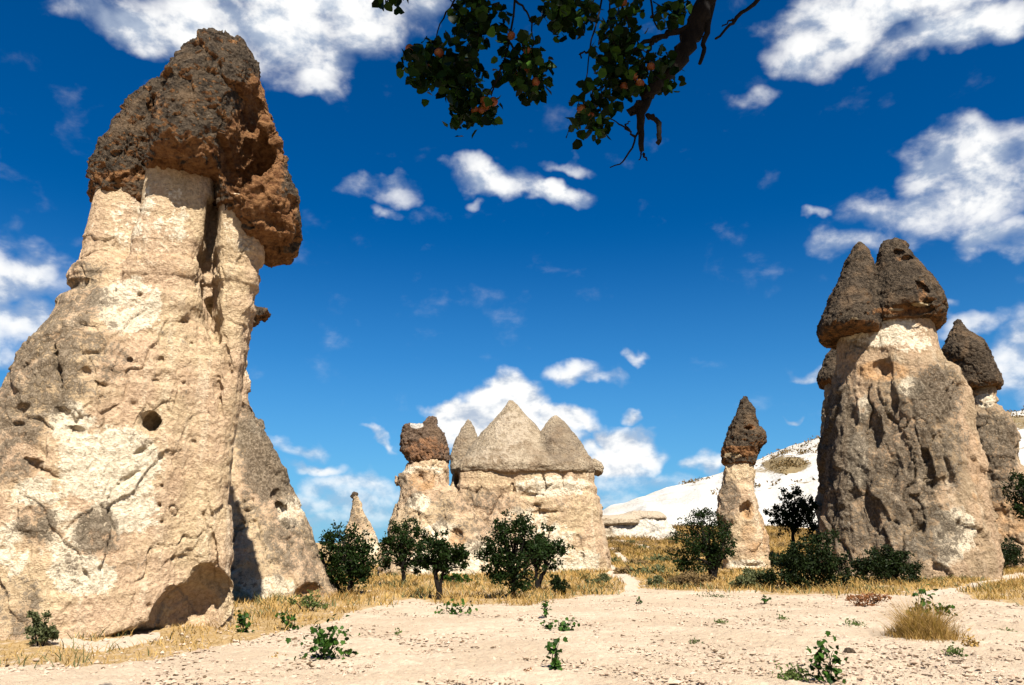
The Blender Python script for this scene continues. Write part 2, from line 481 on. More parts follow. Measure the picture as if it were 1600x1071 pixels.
def tuff_mat(name, s=1.0, cream=(0.67, 0.505, 0.31), pink=(0.64, 0.455, 0.295), white=(0.86, 0.75, 0.56), lich=(0.12, 0.090, 0.058), lich2=(0.27, 0.21, 0.145), bed=0.25):
    m, T = new_mat(name)
    g = T.add('ShaderNodeNewGeometry'); P = T.vmath('SCALE', g.outputs['Position'], scale=1.0 / s)
    n1 = T.noise(P, 0.9, 5); n2 = T.noise(P, 3.5, 6, 0.65); n3 = T.noise(P, 14.0, 5, 0.7); n4 = T.noise(P, 45.0, 3, 0.7)
    col = T.mix(T.ramp(n1, 0.38, 0.62), rgb(*cream), rgb(*pink))
    bedv = T.vmath('MULTIPLY', P, (0.35, 0.35, 5.0))
    nb = T.noise(bedv, 1.0, 4, 0.6, 0.4)
    col = T.mix(T.math('MULTIPLY', T.ramp(nb, 0.52, 0.66), bed), col, rgb(0.42, 0.27, 0.14))
    st = T.noise(T.vmath('MULTIPLY', P, (3.2, 3.2, 0.30)), 1.0, 5, 0.6)
    col = T.mix(T.math('MULTIPLY', T.ramp(st, 0.54, 0.70), 0.45), col, rgb(0.34, 0.235, 0.14))
    col = T.mix(T.math('MULTIPLY', T.ramp(st, 0.30, 0.46, 1.0, 0.0), 0.35), col, rgb(*white))
    wat = T.attr('white').outputs['Fac']
    wm = T.ramp(T.math('ADD', wat, T.math('MULTIPLY', T.math('SUBTRACT', n2, 0.5), 1.5)), 0.42, 0.62)
    col = T.mix(T.math('MULTIPLY', wm, 0.9), col, rgb(*white))
    oat = T.attr('fresh').outputs['Fac']
    om = T.ramp(T.math('ADD', oat, T.math('MULTIPLY', T.math('SUBTRACT', n2, 0.5), 0.9)), 0.40, 0.7)
    col = T.mix(om, col, T.mix(n3, rgb(0.50, 0.28, 0.12), rgb(0.62, 0.40, 0.22)))
    lat = T.attr('lichen').outputs['Fac']
    lv = T.math('ADD', lat, T.math('ADD', T.math('MULTIPLY', T.math('SUBTRACT', n2, 0.5), 1.3), T.math('MULTIPLY', T.math('SUBTRACT', n3, 0.5), 1.1)))
    lm = T.ramp(lv, 0.42, 0.62)
    lc = T.mix(T.ramp(n3, 0.40, 0.64), rgb(*lich), rgb(*lich2))
    col = T.mix(T.math('MULTIPLY', lm, 0.92), col, lc)
    # grain
    col = T.mix(1.0, col, T.mix(T.ramp(n3, 0.3, 0.7), rgb(0.70, 0.66, 0.61), rgb(1.16, 1.16, 1.15)), 'MULTIPLY')
    sp_ = T.ramp(n4, 0.60, 0.70)
    col = T.mix(T.math('MULTIPLY', sp_, 0.5), col, rgb(0.22, 0.15, 0.09))
    h = T.math('ADD', T.math('MULTIPLY', n2, 1.2), T.math('ADD', T.math('MULTIPLY', n3, 0.6), T.math('MULTIPLY', n4, 0.22)))
    finish(T, col, 0.96, h, 0.85, 0.11 * s)
    return m
def cap_mat(name, s=1.0, a=(0.030, 0.021, 0.013), b=(0.125, 0.090, 0.057), fresh=((0.16, 0.066, 0.024), (0.34, 0.17, 0.068)), tan=(0.5, 0.38, 0.22)):
    m, T = new_mat(name)
    g = T.add('ShaderNodeNewGeometry'); P = T.vmath('SCALE', g.outputs['Position'], scale=1.0 / s)
    n1 = T.noise(P, 1.4, 4); n2 = T.noise(P, 6.0, 6, 0.68); n3 = T.noise(P, 20.0, 5, 0.72)
    vo = T.vor(P, 13.0).outputs[0]
    col = T.mix(T.ramp(T.math('ADD', T.math('MULTIPLY', n2, 0.5), T.math('MULTIPLY', n3, 0.5)), 0.40, 0.60), rgb(*a), rgb(*b))
    col = T.mix(T.math('MULTIPLY', T.ramp(n1, 0.5, 0.68), 0.5), col, rgb(0.24, 0.15, 0.08))
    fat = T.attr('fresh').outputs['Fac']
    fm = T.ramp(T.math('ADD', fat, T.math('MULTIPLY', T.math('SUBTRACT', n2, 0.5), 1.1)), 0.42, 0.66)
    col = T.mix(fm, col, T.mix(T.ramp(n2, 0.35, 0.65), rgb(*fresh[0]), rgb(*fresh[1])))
    dm = T.ramp(T.math('ADD', T.attr('lichen').outputs['Fac'], T.math('MULTIPLY', T.math('SUBTRACT', n2, 0.5), 1.2)), 0.35, 0.7)
    col = T.mix(T.math('MULTIPLY', dm, .75), col, rgb(0.17, 0.125, 0.085))
    stc = T.noise(T.vmath('MULTIPLY', P, (3.0, 3.0, 0.35)), 1.0, 5, 0.6)
    col = T.mix(T.math('MULTIPLY', T.ramp(stc, 0.52, 0.68), 0.4), col, T.mix(1.0, col, rgb(.45, .42, .38), 'MULTIPLY'))
    tat = T.attr('white').outputs['Fac']
    tm = T.ramp(T.math('ADD', tat, T.math('MULTIPLY', T.math('SUBTRACT', n2, 0.5), 0.9)), 0.45, 0.66)
    col = T.mix(tm, col, rgb(*tan))
    col = T.mix(T.math('MULTIPLY', T.ramp(n3, 0.62, 0.72), 0.55), col, rgb(0.40, 0.34, 0.26))
    h = T.math('ADD', T.math('MULTIPLY', n2, 1.0), T.math('ADD', T.math('MULTIPLY', n3, 0.8), T.math('MULTIPLY', vo, 0.35)))
    finish(T, col, 0.97, h, 0.95, 0.11 * s)
    return m
def leaf_mat(name, a, b, trans=0.25, rough=0.5):
    m, T = new_mat(name)
    t = T.attr('tint').outputs['Fac']
    col = T.mix(1.0, T.mix(t, rgb(*a), rgb(*b)), rgb(ALB, ALB, ALB), 'MULTIPLY')
    p = T.add('ShaderNodeBsdfPrincipled'); T.put(p.inputs['Base Color'], col); p.inputs['Roughness'].default_value = rough
    p.inputs['Specular IOR Level'].default_value = 0.06
    tr = T.add('ShaderNodeBsdfTranslucent'); T.put(tr.inputs[0], T.mix(1.0, col, rgb(1.3, 1.5, 0.5), 'MULTIPLY'))
    mx = T.add('ShaderNodeMixShader'); mx.inputs[0].default_value = trans
    T.t.links.new(p.outputs[0], mx.inputs[1]); T.t.links.new(tr.outputs[0], mx.inputs[2])
    o = T.add('ShaderNodeOutputMaterial'); T.t.links.new(mx.outputs[0], o.inputs[0])
    return m
def plain_mat(name, a, b, scale=10.0, rough=0.9, bstr=0.4, bdist=0.02, coord='Object', stretch=(1, 1, 1)):
    m, T = new_mat(name)
    tcn = T.add('ShaderNodeTexCoord')
    v = T.vmath('MULTIPLY', tcn.outputs[coord], stretch)
    n = T.noise(v, scale, 5, 0.65)
    finish(T, T.mix(T.ramp(n, 0.35, 0.65), rgb(*a), rgb(*b)), rough, n, bstr, bdist)
    return m
M_tuff = tuff_mat('tuff_near', 1.0)
M_tuff_mid = tuff_mat('tuff_mid', 1.9)
M_tuff_tower = tuff_mat('tuff_tower', 1.9, cream=(0.43, 0.32, 0.20), pink=(0.52, 0.365, 0.23), lich=(0.085, 0.065, 0.043), lich2=(0.215, 0.17, 0.12))
M_cap = cap_mat('cap_near', 1.0)
M_cap_far = cap_mat('cap_far', 1.9)
M_cap_red = cap_mat('cap_red', 1.7, a=(0.11, 0.07, 0.045), b=(0.22, 0.15, 0.10), fresh=((0.20, 0.085, 0.038), (0.36, 0.19, 0.095)), tan=(0.60, 0.55, 0.48))
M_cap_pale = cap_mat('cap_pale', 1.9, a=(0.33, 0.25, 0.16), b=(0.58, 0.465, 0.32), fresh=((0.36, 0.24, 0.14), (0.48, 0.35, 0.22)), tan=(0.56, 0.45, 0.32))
M_bark = plain_mat('bark', (0.005, 0.0035, 0.0025), (0.018, 0.013, 0.009), 14.0, 0.95, 0.8, 0.02, 'Object', (1, 1, 0.35))
M_leaf = leaf_mat('orchard_leaf', (0.005, 0.012, 0.003), (0.026, 0.048, 0.009), 0.12)
M_bushleaf = leaf_mat('bush_leaf', (0.005, 0.010, 0.003), (0.026, 0.040, 0.010), 0.10)
M_vineleaf = leaf_mat('vine_leaf', (0.012, 0.036, 0.005), (0.055, 0.12, 0.016), 0.2)
M_apleaf = leaf_mat('apricot_leaf', (0.004, 0.012, 0.002), (0.07, 0.16, 0.018), 0.15, 0.5)
M_weed = leaf_mat('weed_leaf', (0.06, 0.10, 0.02), (0.16, 0.20, 0.06), 0.2)
M_olive = leaf_mat('olive_leaf', (0.06, 0.075, 0.03), (0.20, 0.20, 0.09), 0.2)
M_straw = leaf_mat('straw', (0.32, 0.185, 0.055), (0.66, 0.43, 0.16), 0.25, 0.7)
M_red = leaf_mat('red_dry', (0.22, 0.07, 0.03), (0.40, 0.20, 0.08), 0.2, 0.7)
M_brown = leaf_mat('brown_scrub', (0.10, 0.065, 0.03), (0.30, 0.20, 0.09), 0.15, 0.8)

# ------------------------------------------------------------------ ground
def poly_in(px, py, poly):
    r = np.zeros(np.shape(px), bool)
    n = len(poly)
    for i in range(n):
        x0, y0 = poly[i]; x1, y1 = poly[(i + 1) % n]
        if y0 == y1: continue
        c = ((y0 > py) != (y1 > py)) & (px < (x1 - x0) * (py - y0) / (y1 - y0) + x0)
        r ^= c
    return r
def polyline_dist(px, py, pts, sy=2.0):
    d = np.full(np.shape(px), 1e9)
    for (x0, y0), (x1, y1) in zip(pts[:-1], pts[1:]):
        ax, ay, bx, by = x0, y0 * sy, x1, y1 * sy
        t = np.clip(((px - ax) * (bx - ax) + (py * sy - ay) * (by - ay)) / max((bx - ax) ** 2 + (by - ay) ** 2, 1e-6), 0, 1)
        d = np.minimum(d, np.hypot(px - ax - t * (bx - ax), py * sy - ay - t * (by - ay)))
    return d
SAND_EDGE = [(-400, 1075), (-100, 1055), (0, 1042), (110, 1040), (200, 1034), (300, 1018), (430, 990), (520, 970), (570, 950), (640, 937), (720, 945), (830, 944), (900, 934), (965, 926), (985, 917), (1040, 921), (1150, 925), (1300, 930), (1440, 928), (1500, 924), (1530, 938), (1600, 944), (2000, 950)]
PATHS = [([(985, 925), (990, 912), (968, 898), (940, 884)], 13), ([(930, 838), (985, 850), (1015, 858)], 6), ([(958, 858), (978, 878)], 6), ([(1440, 930), (1500, 922), (1560, 906), (1610, 898)], 9), ([(85, 1003), (150, 1012), (240, 995)], 16)]
def zones(px, py, wob=0.0):
    ed = np.interp(px, [p[0] for p in SAND_EDGE], [p[1] for p in SAND_EDGE])
    grass = sstep(-5, 4, ed - py + wob * 10)
    path = np.zeros(np.shape(px))
    for pts, w in PATHS:
        path = np.maximum(path, 1 - sstep(w * 0.6, w * 1.2, polyline_dist(px, py, pts) + wob * 8))
    return grass, path
na = np.concatenate([np.linspace(-180, -46, 45)[:-1], np.linspace(-46, 46, 640), np.linspace(46, 180, 45)[1:-1]]) * math.pi / 180
rr = np.concatenate([[0.6, 1.5, 3, 5, 7], np.geomspace(8.2, 62, 470), np.geomspace(62, 420, 60)[1:], np.geomspace(420, 7000, 16)[1:]])
A, R = np.meshgrid(na, rr, indexing='ij')
GX, GY = R * np.sin(A), R * np.cos(A)
Vg = np.stack([GX.ravel(), GY.ravel(), np.zeros(GX.size)], 1)
Vg[:, 2] = ground_z(Vg[:, 0], Vg[:, 1])
far = sstep(220, 90, np.hypot(Vg[:, 0], Vg[:, 1])); far = np.where(np.hypot(Vg[:, 0], Vg[:, 1]) > 260, 0, far)
Vg[:, 2] *= np.where(np.hypot(Vg[:, 0], Vg[:, 1]) > 300, 0.6, 1)
px, py = proj(Vg)
wob = fbm(Vg * 0.6, 3)
gz, pz = zones(px, py, wob)
front = Vg[:, 1] > 3
gz = np.where(front, gz, 0); pz = np.where(front, pz, 0)
soil = fbm(Vg * np.array([2.2, 2.2, 1]), 4, 0.6)
clod = fbm(Vg * np.array([7.0, 7.0, 1]), 3, 0.6, ridged=True)
fur = np.sin((Vg[:, 0] * 0.80 + Vg[:, 1] * 0.60) * 3.3 + 2.5 * perlin(Vg * 0.25)) * 0.028 * sstep(-.3, .4, perlin(Vg * .35 + 9.))
Vg[:, 2] += (0.05 * soil + 0.038 * (clod - 0.3) + fur * (1 - gz)) * sstep(90, 30, R.ravel()) + 0.06 * fbm(Vg * 0.3, 2) * (R.ravel() < 200)
na_, nr_ = len(na), len(rr)
ii, jj = np.meshgrid(np.arange(na_), np.arange(nr_ - 1), indexing='ij')
i2 = (ii + 1) % na_
Fg = np.stack([ii * nr_ + jj, ii * nr_ + jj + 1, i2 * nr_ + jj + 1, i2 * nr_ + jj], 2).reshape(-1, 4)
scrub = blobs_mask(Vg, [(975, 868, 60, 22, .9), (1010, 842, 60, 14, .8), (1250, 880, 90, 20, .5)]) * front
white_a = blobs_mask(Vg, [(1000, 826, 70, 12, .9)]) * front
m, T = new_mat('sandy_soil')
g = T.add('ShaderNodeNewGeometry'); P = g.outputs['Position']
n1 = T.noise(P, 0.45, 5, 0.6, 0.6); n2 = T.noise(P, 3.0, 6, 0.65); n3 = T.noise(P, 16.0, 5, 0.7); n4 = T.noise(P, 60.0, 3, 0.7)
sand = T.mix(T.ramp(n1, 0.40, 0.60), rgb(0.54, 0.415, 0.285), rgb(0.65, 0.515, 0.37))
sand = T.mix(T.ramp(n2, 0.40, 0.70), sand, rgb(0.54, 0.415, 0.29))
sand = T.mix(T.math('MULTIPLY', T.ramp(n3, 0.58, 0.70), 0.55), sand, rgb(0.34, 0.235, 0.155))
dry = T.mix(T.ramp(n3, 0.35, 0.65), rgb(0.34, 0.215, 0.085), rgb(0.52, 0.36, 0.17))
dry = T.mix(T.ramp(n2, 0.52, 0.66), dry, rgb(0.55, 0.42, 0.28))
ga = T.attr('grass').outputs['Fac']
col = T.mix(T.ramp(T.math('ADD', ga, T.math('MULTIPLY', T.math('SUBTRACT', n2, 0.5), 0.7)), 0.35, 0.6), sand, dry)
col = T.mix(T.ramp(T.math('ADD', T.attr('scrub').outputs['Fac'], T.math('MULTIPLY', T.math('SUBTRACT', n2, 0.5), 1.2)), 0.4, 0.6), col, rgb(0.20, 0.13, 0.06))
col = T.mix(T.ramp(T.math('ADD', T.attr('path').outputs['Fac'], T.math('MULTIPLY', T.math('SUBTRACT', n2, 0.5), 0.4)), 0.35, 0.6), col, rgb(0.62, 0.50, 0.37))
hgt = T.math('ADD', T.math('MULTIPLY', n2, 0.8), T.math('ADD', T.math('MULTIPLY', n3, 0.6), T.math('MULTIPLY', n4, 0.25)))
finish(T, col, 0.97, hgt, 0.8, 0.07)
M_ground = m
go = mk_obj('ground', mk_mesh('ground', Vg, Fg, {'grass': gz, 'path': pz, 'scrub': scrub}), M_ground)
tag(go, 'pale sandy field with dry grass margins and trodden paths', kind='structure')
def gpt(px, py):
    """ground point under a photo pixel"""
    u, v = (px - 800) / FPX, (535.5 - py) / FPX
    d = np.array([u, cp - v * sp, sp + v * cp]); o = np.array([0, 0, CAM_H])
    t0 = 1.0
    for t in np.geomspace(3, 400, 4000):
        q = o + d * t
        if q[2] < ground_z(q[0], q[1]): return q
        t0 = t
    return o + d * 60

# white tuff hillside behind
CREST = [(820, 850), (900, 818), (940, 801), (985, 782), (1020, 770), (1060, 757), (1125, 740), (1200, 712), (1280, 683), (1400, 660), (1560, 646), (1600, 642), (1800, 610), (2300, 600)]
xs = np.linspace(820, 2200, 420); ts = np.linspace(0, 1, 150)
cy_ = np.interp(xs, [c[0] for c in CREST], [c[1] for c in CREST])
Vh = []
for x, cyy in zip(xs, cy_):
    Yb, Yc = 96.0, 210.0
    xc, zc = PX(x, cyy, Yc)
    xb = xc * Yb / Yc
    zb = 2.2
    Y = Yb + (Yc - Yb) * ts
    X = xb + (xc - xb) * ts
    prof = ts ** 0.92
    Z = zb + (zc - zb) * prof
    Vh.append(np.stack([X, Y, Z], 1))
    # back slope
Vh = np.array(Vh)
back = Vh[:, -1:, :] + np.array([0, 1, 0]) * np.linspace(10, 180, 10)[None, :, None]
back[..., 0] *= back[..., 1] / 210.0
back[..., 2] -= (np.linspace(0, 1, 10) ** 1.3 * 24)[None, :]
Vh = np.concatenate([Vh, back], 1)
nu, nv = Vh.shape[:2]
Vf = Vh.reshape(-1, 3)
Vf[:, 2] += 0.9 * perlin(np.stack([np.arctan2(Vf[:, 0], Vf[:, 1]) * 40, Vf[:, 1] * .012, 0 * Vf[:, 0]], 1)) * (Vf[:, 1] < 205) + 0.55 * fbm(Vf * np.array([.05, .05, .1]), 4) + 0.22 * np.sin(Vf[:, 2] * 1.3 + 2 * perlin(Vf * 0.03)) + 0.2 * fbm(Vf * 0.3, 3, ridged=True)
ii, jj = np.meshgrid(np.arange(nu - 1), np.arange(nv - 1), indexing='ij')
Fh = np.stack([ii * nv + jj, (ii + 1) * nv + jj, (ii + 1) * nv + jj + 1, ii * nv + jj + 1], 2).reshape(-1, 4)
hpx, hpy = proj(Vf)
hs_attr = np.maximum(blobs_mask(Vf, [(1228, 727, 42, 16, .95), (1200, 735, 30, 6, .6), (1250, 700, 60, 14, .45), (1590, 660, 60, 14, .7), (1090, 750, 50, 5, .4)]),
                     0.5 * (1 - sstep(1, 3, np.abs(hpy - np.interp(hpx, [900, 1100, 1180, 1290, 1600], [818, 800, 768, 748, 700])))) * (hpx > 1120))  # second term draws a thin dark terrace line across the slope
m, T = new_mat('white_tuff_slope')
g = T.add('ShaderNodeNewGeometry'); P = g.outputs['Position']
n1 = T.noise(P, 0.06, 4); n2 = T.noise(P, 0.5, 6, 0.7); n3 = T.noise(P, 2.2, 4, 0.7)
nb = T.noise(T.vmath('MULTIPLY', P, (0.02, 0.02, 0.9)), 1.0, 4, 0.6)
col = T.mix(T.ramp(n1, 0.4, 0.6), rgb(0.76, 0.73, 0.67), rgb(0.72, 0.67, 0.58))
col = T.mix(T.math('MULTIPLY', T.ramp(nb, 0.55, 0.65), 0.35), col, rgb(0.62, 0.52, 0.38))
col = T.mix(T.ramp(T.math('ADD', T.attr('scrub').outputs['Fac'], T.math('MULTIPLY', T.math('SUBTRACT', n2, 0.5), 1.4)), 0.45, 0.62), col, rgb(0.30, 0.22, 0.11))
finish(T, col, 0.95, T.math('ADD', n2, T.math('MULTIPLY', n3, 0.5)), 0.9, 0.9)
hill = mk_obj('hill', mk_mesh('hill', Vf, Fh, {'scrub': hs_attr}), m)
tag(hill, 'white tuff hillside rising behind the chimneys', kind='structure')

# ------------------------------------------------------------------ rock formations
def rock_part(name, f, h, disp, mat, root, lichen=None, white=None, fresh=None, under=0.0, base=0.0, sub=1, sm=2):
    V, F, N = rock_mesh(f, h, disp, sub, sm)
    L = np.full(len(V), base) if lichen is None else np.maximum(base, blobs_mask(V, lichen))
    Wt = np.zeros(len(V)) if white is None else blobs_mask(V, white)
    Fr = np.zeros(len(V)) if fresh is None else blobs_mask(V, fresh)
    Wt, Fr = Wt * 1.3, Fr * 1.25
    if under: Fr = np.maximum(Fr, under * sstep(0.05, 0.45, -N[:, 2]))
    return part(name, V, F, mat, root, {'lichen': L, 'white': Wt, 'fresh': Fr})

# --- 1 the giant chimney
YL = 16.2
b0 = PXP(150, 1000, YL); b0[2] = 0
R1 = thing('fairy_chimney', b0, 'giant leaning cream rock chimney with a dark brown three-lobed cap and small cave hole', 'rock chimney')
def AT(py, Yf, Y):
    """row on the axis plane Y that is as high as pixel row py on a surface at depth Yf"""
    z = float(PX(0, py, Yf)[1]); lo_, hi_ = -400.0, 1400.0
    for _ in range(50):
        md = (lo_ + hi_) / 2
        if float(PX(0, md, Y)[1]) > z: lo_ = md
        else: hi_ = md
    return lo_
body = loft([(AT(400, 14.6, YL), 150, 306), (AT(418, 14.5, YL), 126, 318), (480, 96, 330), (520, 72, 350), (560, 46, 370), (600, 22, 376), (700, -26, 366), (800, -64, 358), (900, -78, 357), (960, -84, 368), (1000, -86, 374), (1045, -86, 374)], YL, 0.86, 2.5, bot=-0.5)
pil_l = loft([(268, 152, 234), (300, 148, 232), (400, 124, 240), (460, 95, 260)], YL, 1.0, 2.4, dy=-0.25)
pil_m = loft([(225, 232, 338), (250, 229, 341), (330, 221, 333), (420, 196, 324), (480, 170, 318), (540, 150, 310)], YL, 0.75, 2.8, dy=-0.62)
pil_r = loft([(318, 340, 421), (350, 336, 420), (420, 330, 408), (500, 322, 392), (600, 305, 384), (700, 290, 372), (800, 285, 363), (900, 285, 362), (1000, 285, 372), (1040, 285, 374)], YL, 1.15, 2.5, dy=-0.2)
pil_b = loft([(240, 240, 390), (300, 235, 400), (400, 215, 398), (480, 200, 390)], YL, 0.7, 2.4, dy=0.75)
notch = loft([(300, 322, 346), (400, 312, 340), (470, 312, 344), (500, 318, 346), (535, 334, 346)], YL, 6.5, 2.0, dy=-0.95)
base1 = union([body, pil_l, pil_m, pil_r, pil_b], 0.14)
hole = pocket(base1, 244, 664, (0.165, 0.9, 0.18), 0, .35)
undercut = pocket(base1, 296, 955, (0.62, 0.95, 0.50), 0.5, .1)
undercut2 = pocket(base1, 180, 1006, (1.15, 0.45, 0.15), 0.1, .0)
undercut3 = pocket(base1, 328, 925, (0.34, 0.7, 0.50), 0.35, .1)
undercut4 = pocket(base1, 250, 992, (0.9, 0.8, 0.24), 0.15, .1)
crack = pocket(base1, 87, 572, (0.035, 0.5, 0.55), 0.36, 0)
pk = [undercut4]
for (qx, qy, ra, rb, rt) in [(100, 648, .26, .12, -.6), (30, 640, .22, .12, .3), (131, 582, .10, .09, 0), (72, 738, .50, .07, -.5), (118, 674, .22, .07, -.3), (24, 663, .16, .05, 0), (158, 602, .16, .05, -.4), (340, 620, .05, .5, .15), (335, 880, .05, .7, .2), (205, 742, .35, .04, .75), (352, 560, .05, .5, .2), (290, 500, .35, .03, .5), (225, 700, .25, .05, .7)]:
    pk.append(pocket(base1, qx, qy, (ra, 0.16, rb), rt, 0))
for (qx, qy) in [(232, 520), (246, 548), (250, 560), (244, 600), (262, 585), (296, 535), (247, 790), (252, 815), (250, 760), (243, 850), (300, 690), (180, 640), (200, 560)]:
    pk.append(pocket(base1, qx, qy, (0.035, 0.14, 0.035), 0, 0))
f1 = cut(base1, [notch, hole, undercut, undercut2, undercut3, crack] + pk, 0.05)
dA = chip_disp(1.0, 0.12, 0.016, 0.055, 0.035, 0.03, 0.07, 1.5, 0.035, 3.1, 0.9, plate=0.075, runnel=.03)
def d1(V, N):
    px, py = proj(V)
    k = sstep(330, 430, py)                      # the necks are smooth, the body is rough
    k2 = 0.30 + 0.70 * k
    d = dA(V, N) * k2[:, None]
    band = np.exp(-((py - 425) / 45) ** 2)
    led = band * 0.04 * np.sign(np.sin(V[:, 2] * 9 + 1.2 * perlin(V * 0.8))) * np.abs(np.sin(V[:, 2] * 9 + 1.2 * perlin(V * 0.8))) ** 0.4
    flut = (1 - k) * 0.05 * perlin(V * np.array([2.2, 2.2, 0.35]))
    return d + N * (led + flut)[:, None]
L1 = [(60, 560, 95, 120, .66), (20, 650, 80, 70, .62), (120, 470, 70, 50, .56), (160, 560, 60, 80, .46), (250, 520, 120, 90, .24), (300, 640, 70, 120, .24), (60, 820, 40, 45, .62), (150, 830, 45, 55, .62), (200, 880, 40, 20, .42), (30, 950, 45, 60, .55), (210, 700, 50, 40, .3), (370, 700, 20, 150, .3), (140, 420, 40, 16, .6), (20, 730, 40, 40, .5), (110, 900, 30, 50, .4)]
W1 = [(170, 730, 90, 70, .75), (190, 800, 60, 40, .7), (100, 830, 60, 60, .45), (200, 480, 70, 60, .5), (130, 900, 60, 40, .6), (60, 770, 60, 30, .5), (230, 350, 90, 90, .35), (370, 380, 40, 60, .3), (110, 660, 50, 40, .5), (20, 860, 40, 60, .4)]
Fr1 = [(240, 560, 40, 120, .12), (280, 410, 40, 30, .35), (240, 400, 100, 12, .4), (300, 930, 50, 30, .3), (80, 690, 60, 40, .3)]
rock_part('rock_stem', f1, 0.052, d1, M_tuff, R1, L1, W1, Fr1)
# cap: left lobe, middle lobe, right lobe, with the hollow broken out of its right face
YM = YL - 0.75
cap_m = loft([(66, 318, 356), (76, 302, 376), (92, 288, 388), (112, 273, 397), (150, 258, 402), (200, 238, 392), (AT(215, YM - 1.0, YM), 230, 376), (AT(240, YM - 1.0, YM), 228, 356), (AT(246, YM - 1.0, YM), 236, 346)], YL, 1.25, 2.9, dy=-0.75, kr=0.06)
cap_l = loft([(120, 256, 300), (140, 238, 300), (165, 214, 290), (190, 196, 285), (215, 176, 275), (240, 155, 265), (270, 138, 245), (300, 134, 235), (AT(292, YL - .9, YL), 140, 228)], YL, 1.4, 2.8, dy=-0.1, kr=0.06)
cap_r = loft([(72, 345, 378), (90, 340, 390), (115, 335, 400), (160, 330, 414), (220, 330, 436), (290, 335, 455), (330, 338, 465), (360, 345, 466), (385, 370, 462), (398, 415, 452)], YL, 1.65, 2.7, dy=0.1, kr=0.06)
hc = PXP(392, 255, YL - 0.9)
hollow = ell((hc[0] - .02, YL - 1.0, hc[2] + .05), (0.50, 1.45, 0.88), -0.15)
hc2 = PXP(388, 170, YL - 0.9)
hollow2 = ell((hc2[0] + 0.10, YL - 1.2, hc2[2]), (0.24, 1.0, 0.75), -0.2)
hc3 = PXP(246, 170, YL - 0.8)
hollow3 = ell((hc3[0], YL - 1.0, hc3[2]), (0.16, 0.6, 0.40), 0.4)
hc4 = PXP(430, 350, YL - .9); hollow4 = ell((hc4[0], YL - 1.2, hc4[2]), (0.3, 0.55, 0.16), -0.3)
hc5 = PXP(287, 244, YL - 1.6); hollow5 = ell((hc5[0], YL - 2.0, hc5[2] - .02), (0.62, 0.35, 0.10))
fc = cut(union([cap_m, cap_l, cap_r], 0.10), [hollow, hollow2, hollow3, hollow4, hollow5], 0.06)
dC = chip_disp(0.9, 0.06, 0.02, 0.11, 0.075, 0.0, 0.03, 1.0, 0.05, 8.7, 0.9, plate=0.17)
rock_part('rock_cap', fc, 0.05, dC, M_cap, R1, None, [(285, 238, 45, 9, .30), (205, 275, 36, 8, .30), (390, 195, 14, 18, .36), (385, 335, 36, 12, .30)],
          [(395, 250, 55, 95, .85), (400, 160, 22, 50, .7), (290, 235, 60, 12, .8), (430, 340, 40, 45, .7), (190, 275, 55, 12, .5), (247, 165, 18, 30, .4)], under=0.7)

# --- 2 the cone behind it
Y2 = 25.0
b0 = PXP(420, 940, Y2); b0[2] = 0
R2 = thing('rock_cone', b0, 'grey tan rock cone with a small dark knob behind the giant chimney', 'rock cone')
f2 = loft([(478, 372, 392), (500, 366, 398), (560, 352, 393), (620, 338, 393), (645, 332, 405), (680, 324, 420), (720, 315, 438), (760, 308, 455), (800, 300, 475), (850, 290, 500), (900, 280, 525), (940, 272, 542), (975, 265, 552)], Y2, 0.8, 2.2, bot=-0.5)
f2 = cut(f2, [pocket(f2, 484, 925, (0.45, 0.5, 0.24)), pocket(f2, 450, 800, (0.5, .2, .12), -.6), pocket(f2, 385, 640, (.2, .3, .25)), pocket(f2, 440, 770, (.3, .2, .12), .5)], 0.10)
rock_part('rock_stem', f2, 0.10, chip_disp(1.3, 0.12, 0.02, 0.08, 0.04, 0.02, 0.04, 1.3, 0.06, 14.2, plate=.10, runnel=.03), M_tuff, R2,
          [(430, 720, 60, 80, .9), (400, 680, 40, 60, .8), (460, 850, 70, 60, .6), (500, 900, 45, 50, .55), (410, 780, 50, 60, .5), (400, 900, 60, 40, .4)], [(455, 800, 30, 40, .5), (400, 560, 30, 60, .4), (405, 665, 20, 20, .5), (420, 920, 60, 25, .5), (440, 860, 50, 20, .35)],
          [(485, 925, 26, 14, .8), (380, 640, 30, 60, .3), (420, 800, 30, 20, .3)])
kc = PXP(404, 492, 25.0)
knob = union([ell((kc[0] - .1, 25, kc[2] + .05), (0.36, 0.4, 0.26)), ell((kc[0] + .16, 25, kc[2] + .02), (0.22, 0.3, 0.17)), ell((kc[0] - .15, 25, kc[2] - .25), (0.16, 0.25, 0.2))], 0.08)
rock_part('rock_cap', knob, 0.06, chip_disp(0.4, 0.25, 0.2, 0.2, 0.08, 0, 0, 1, 0.1, 2.2), M_cap, R2, under=0.6)

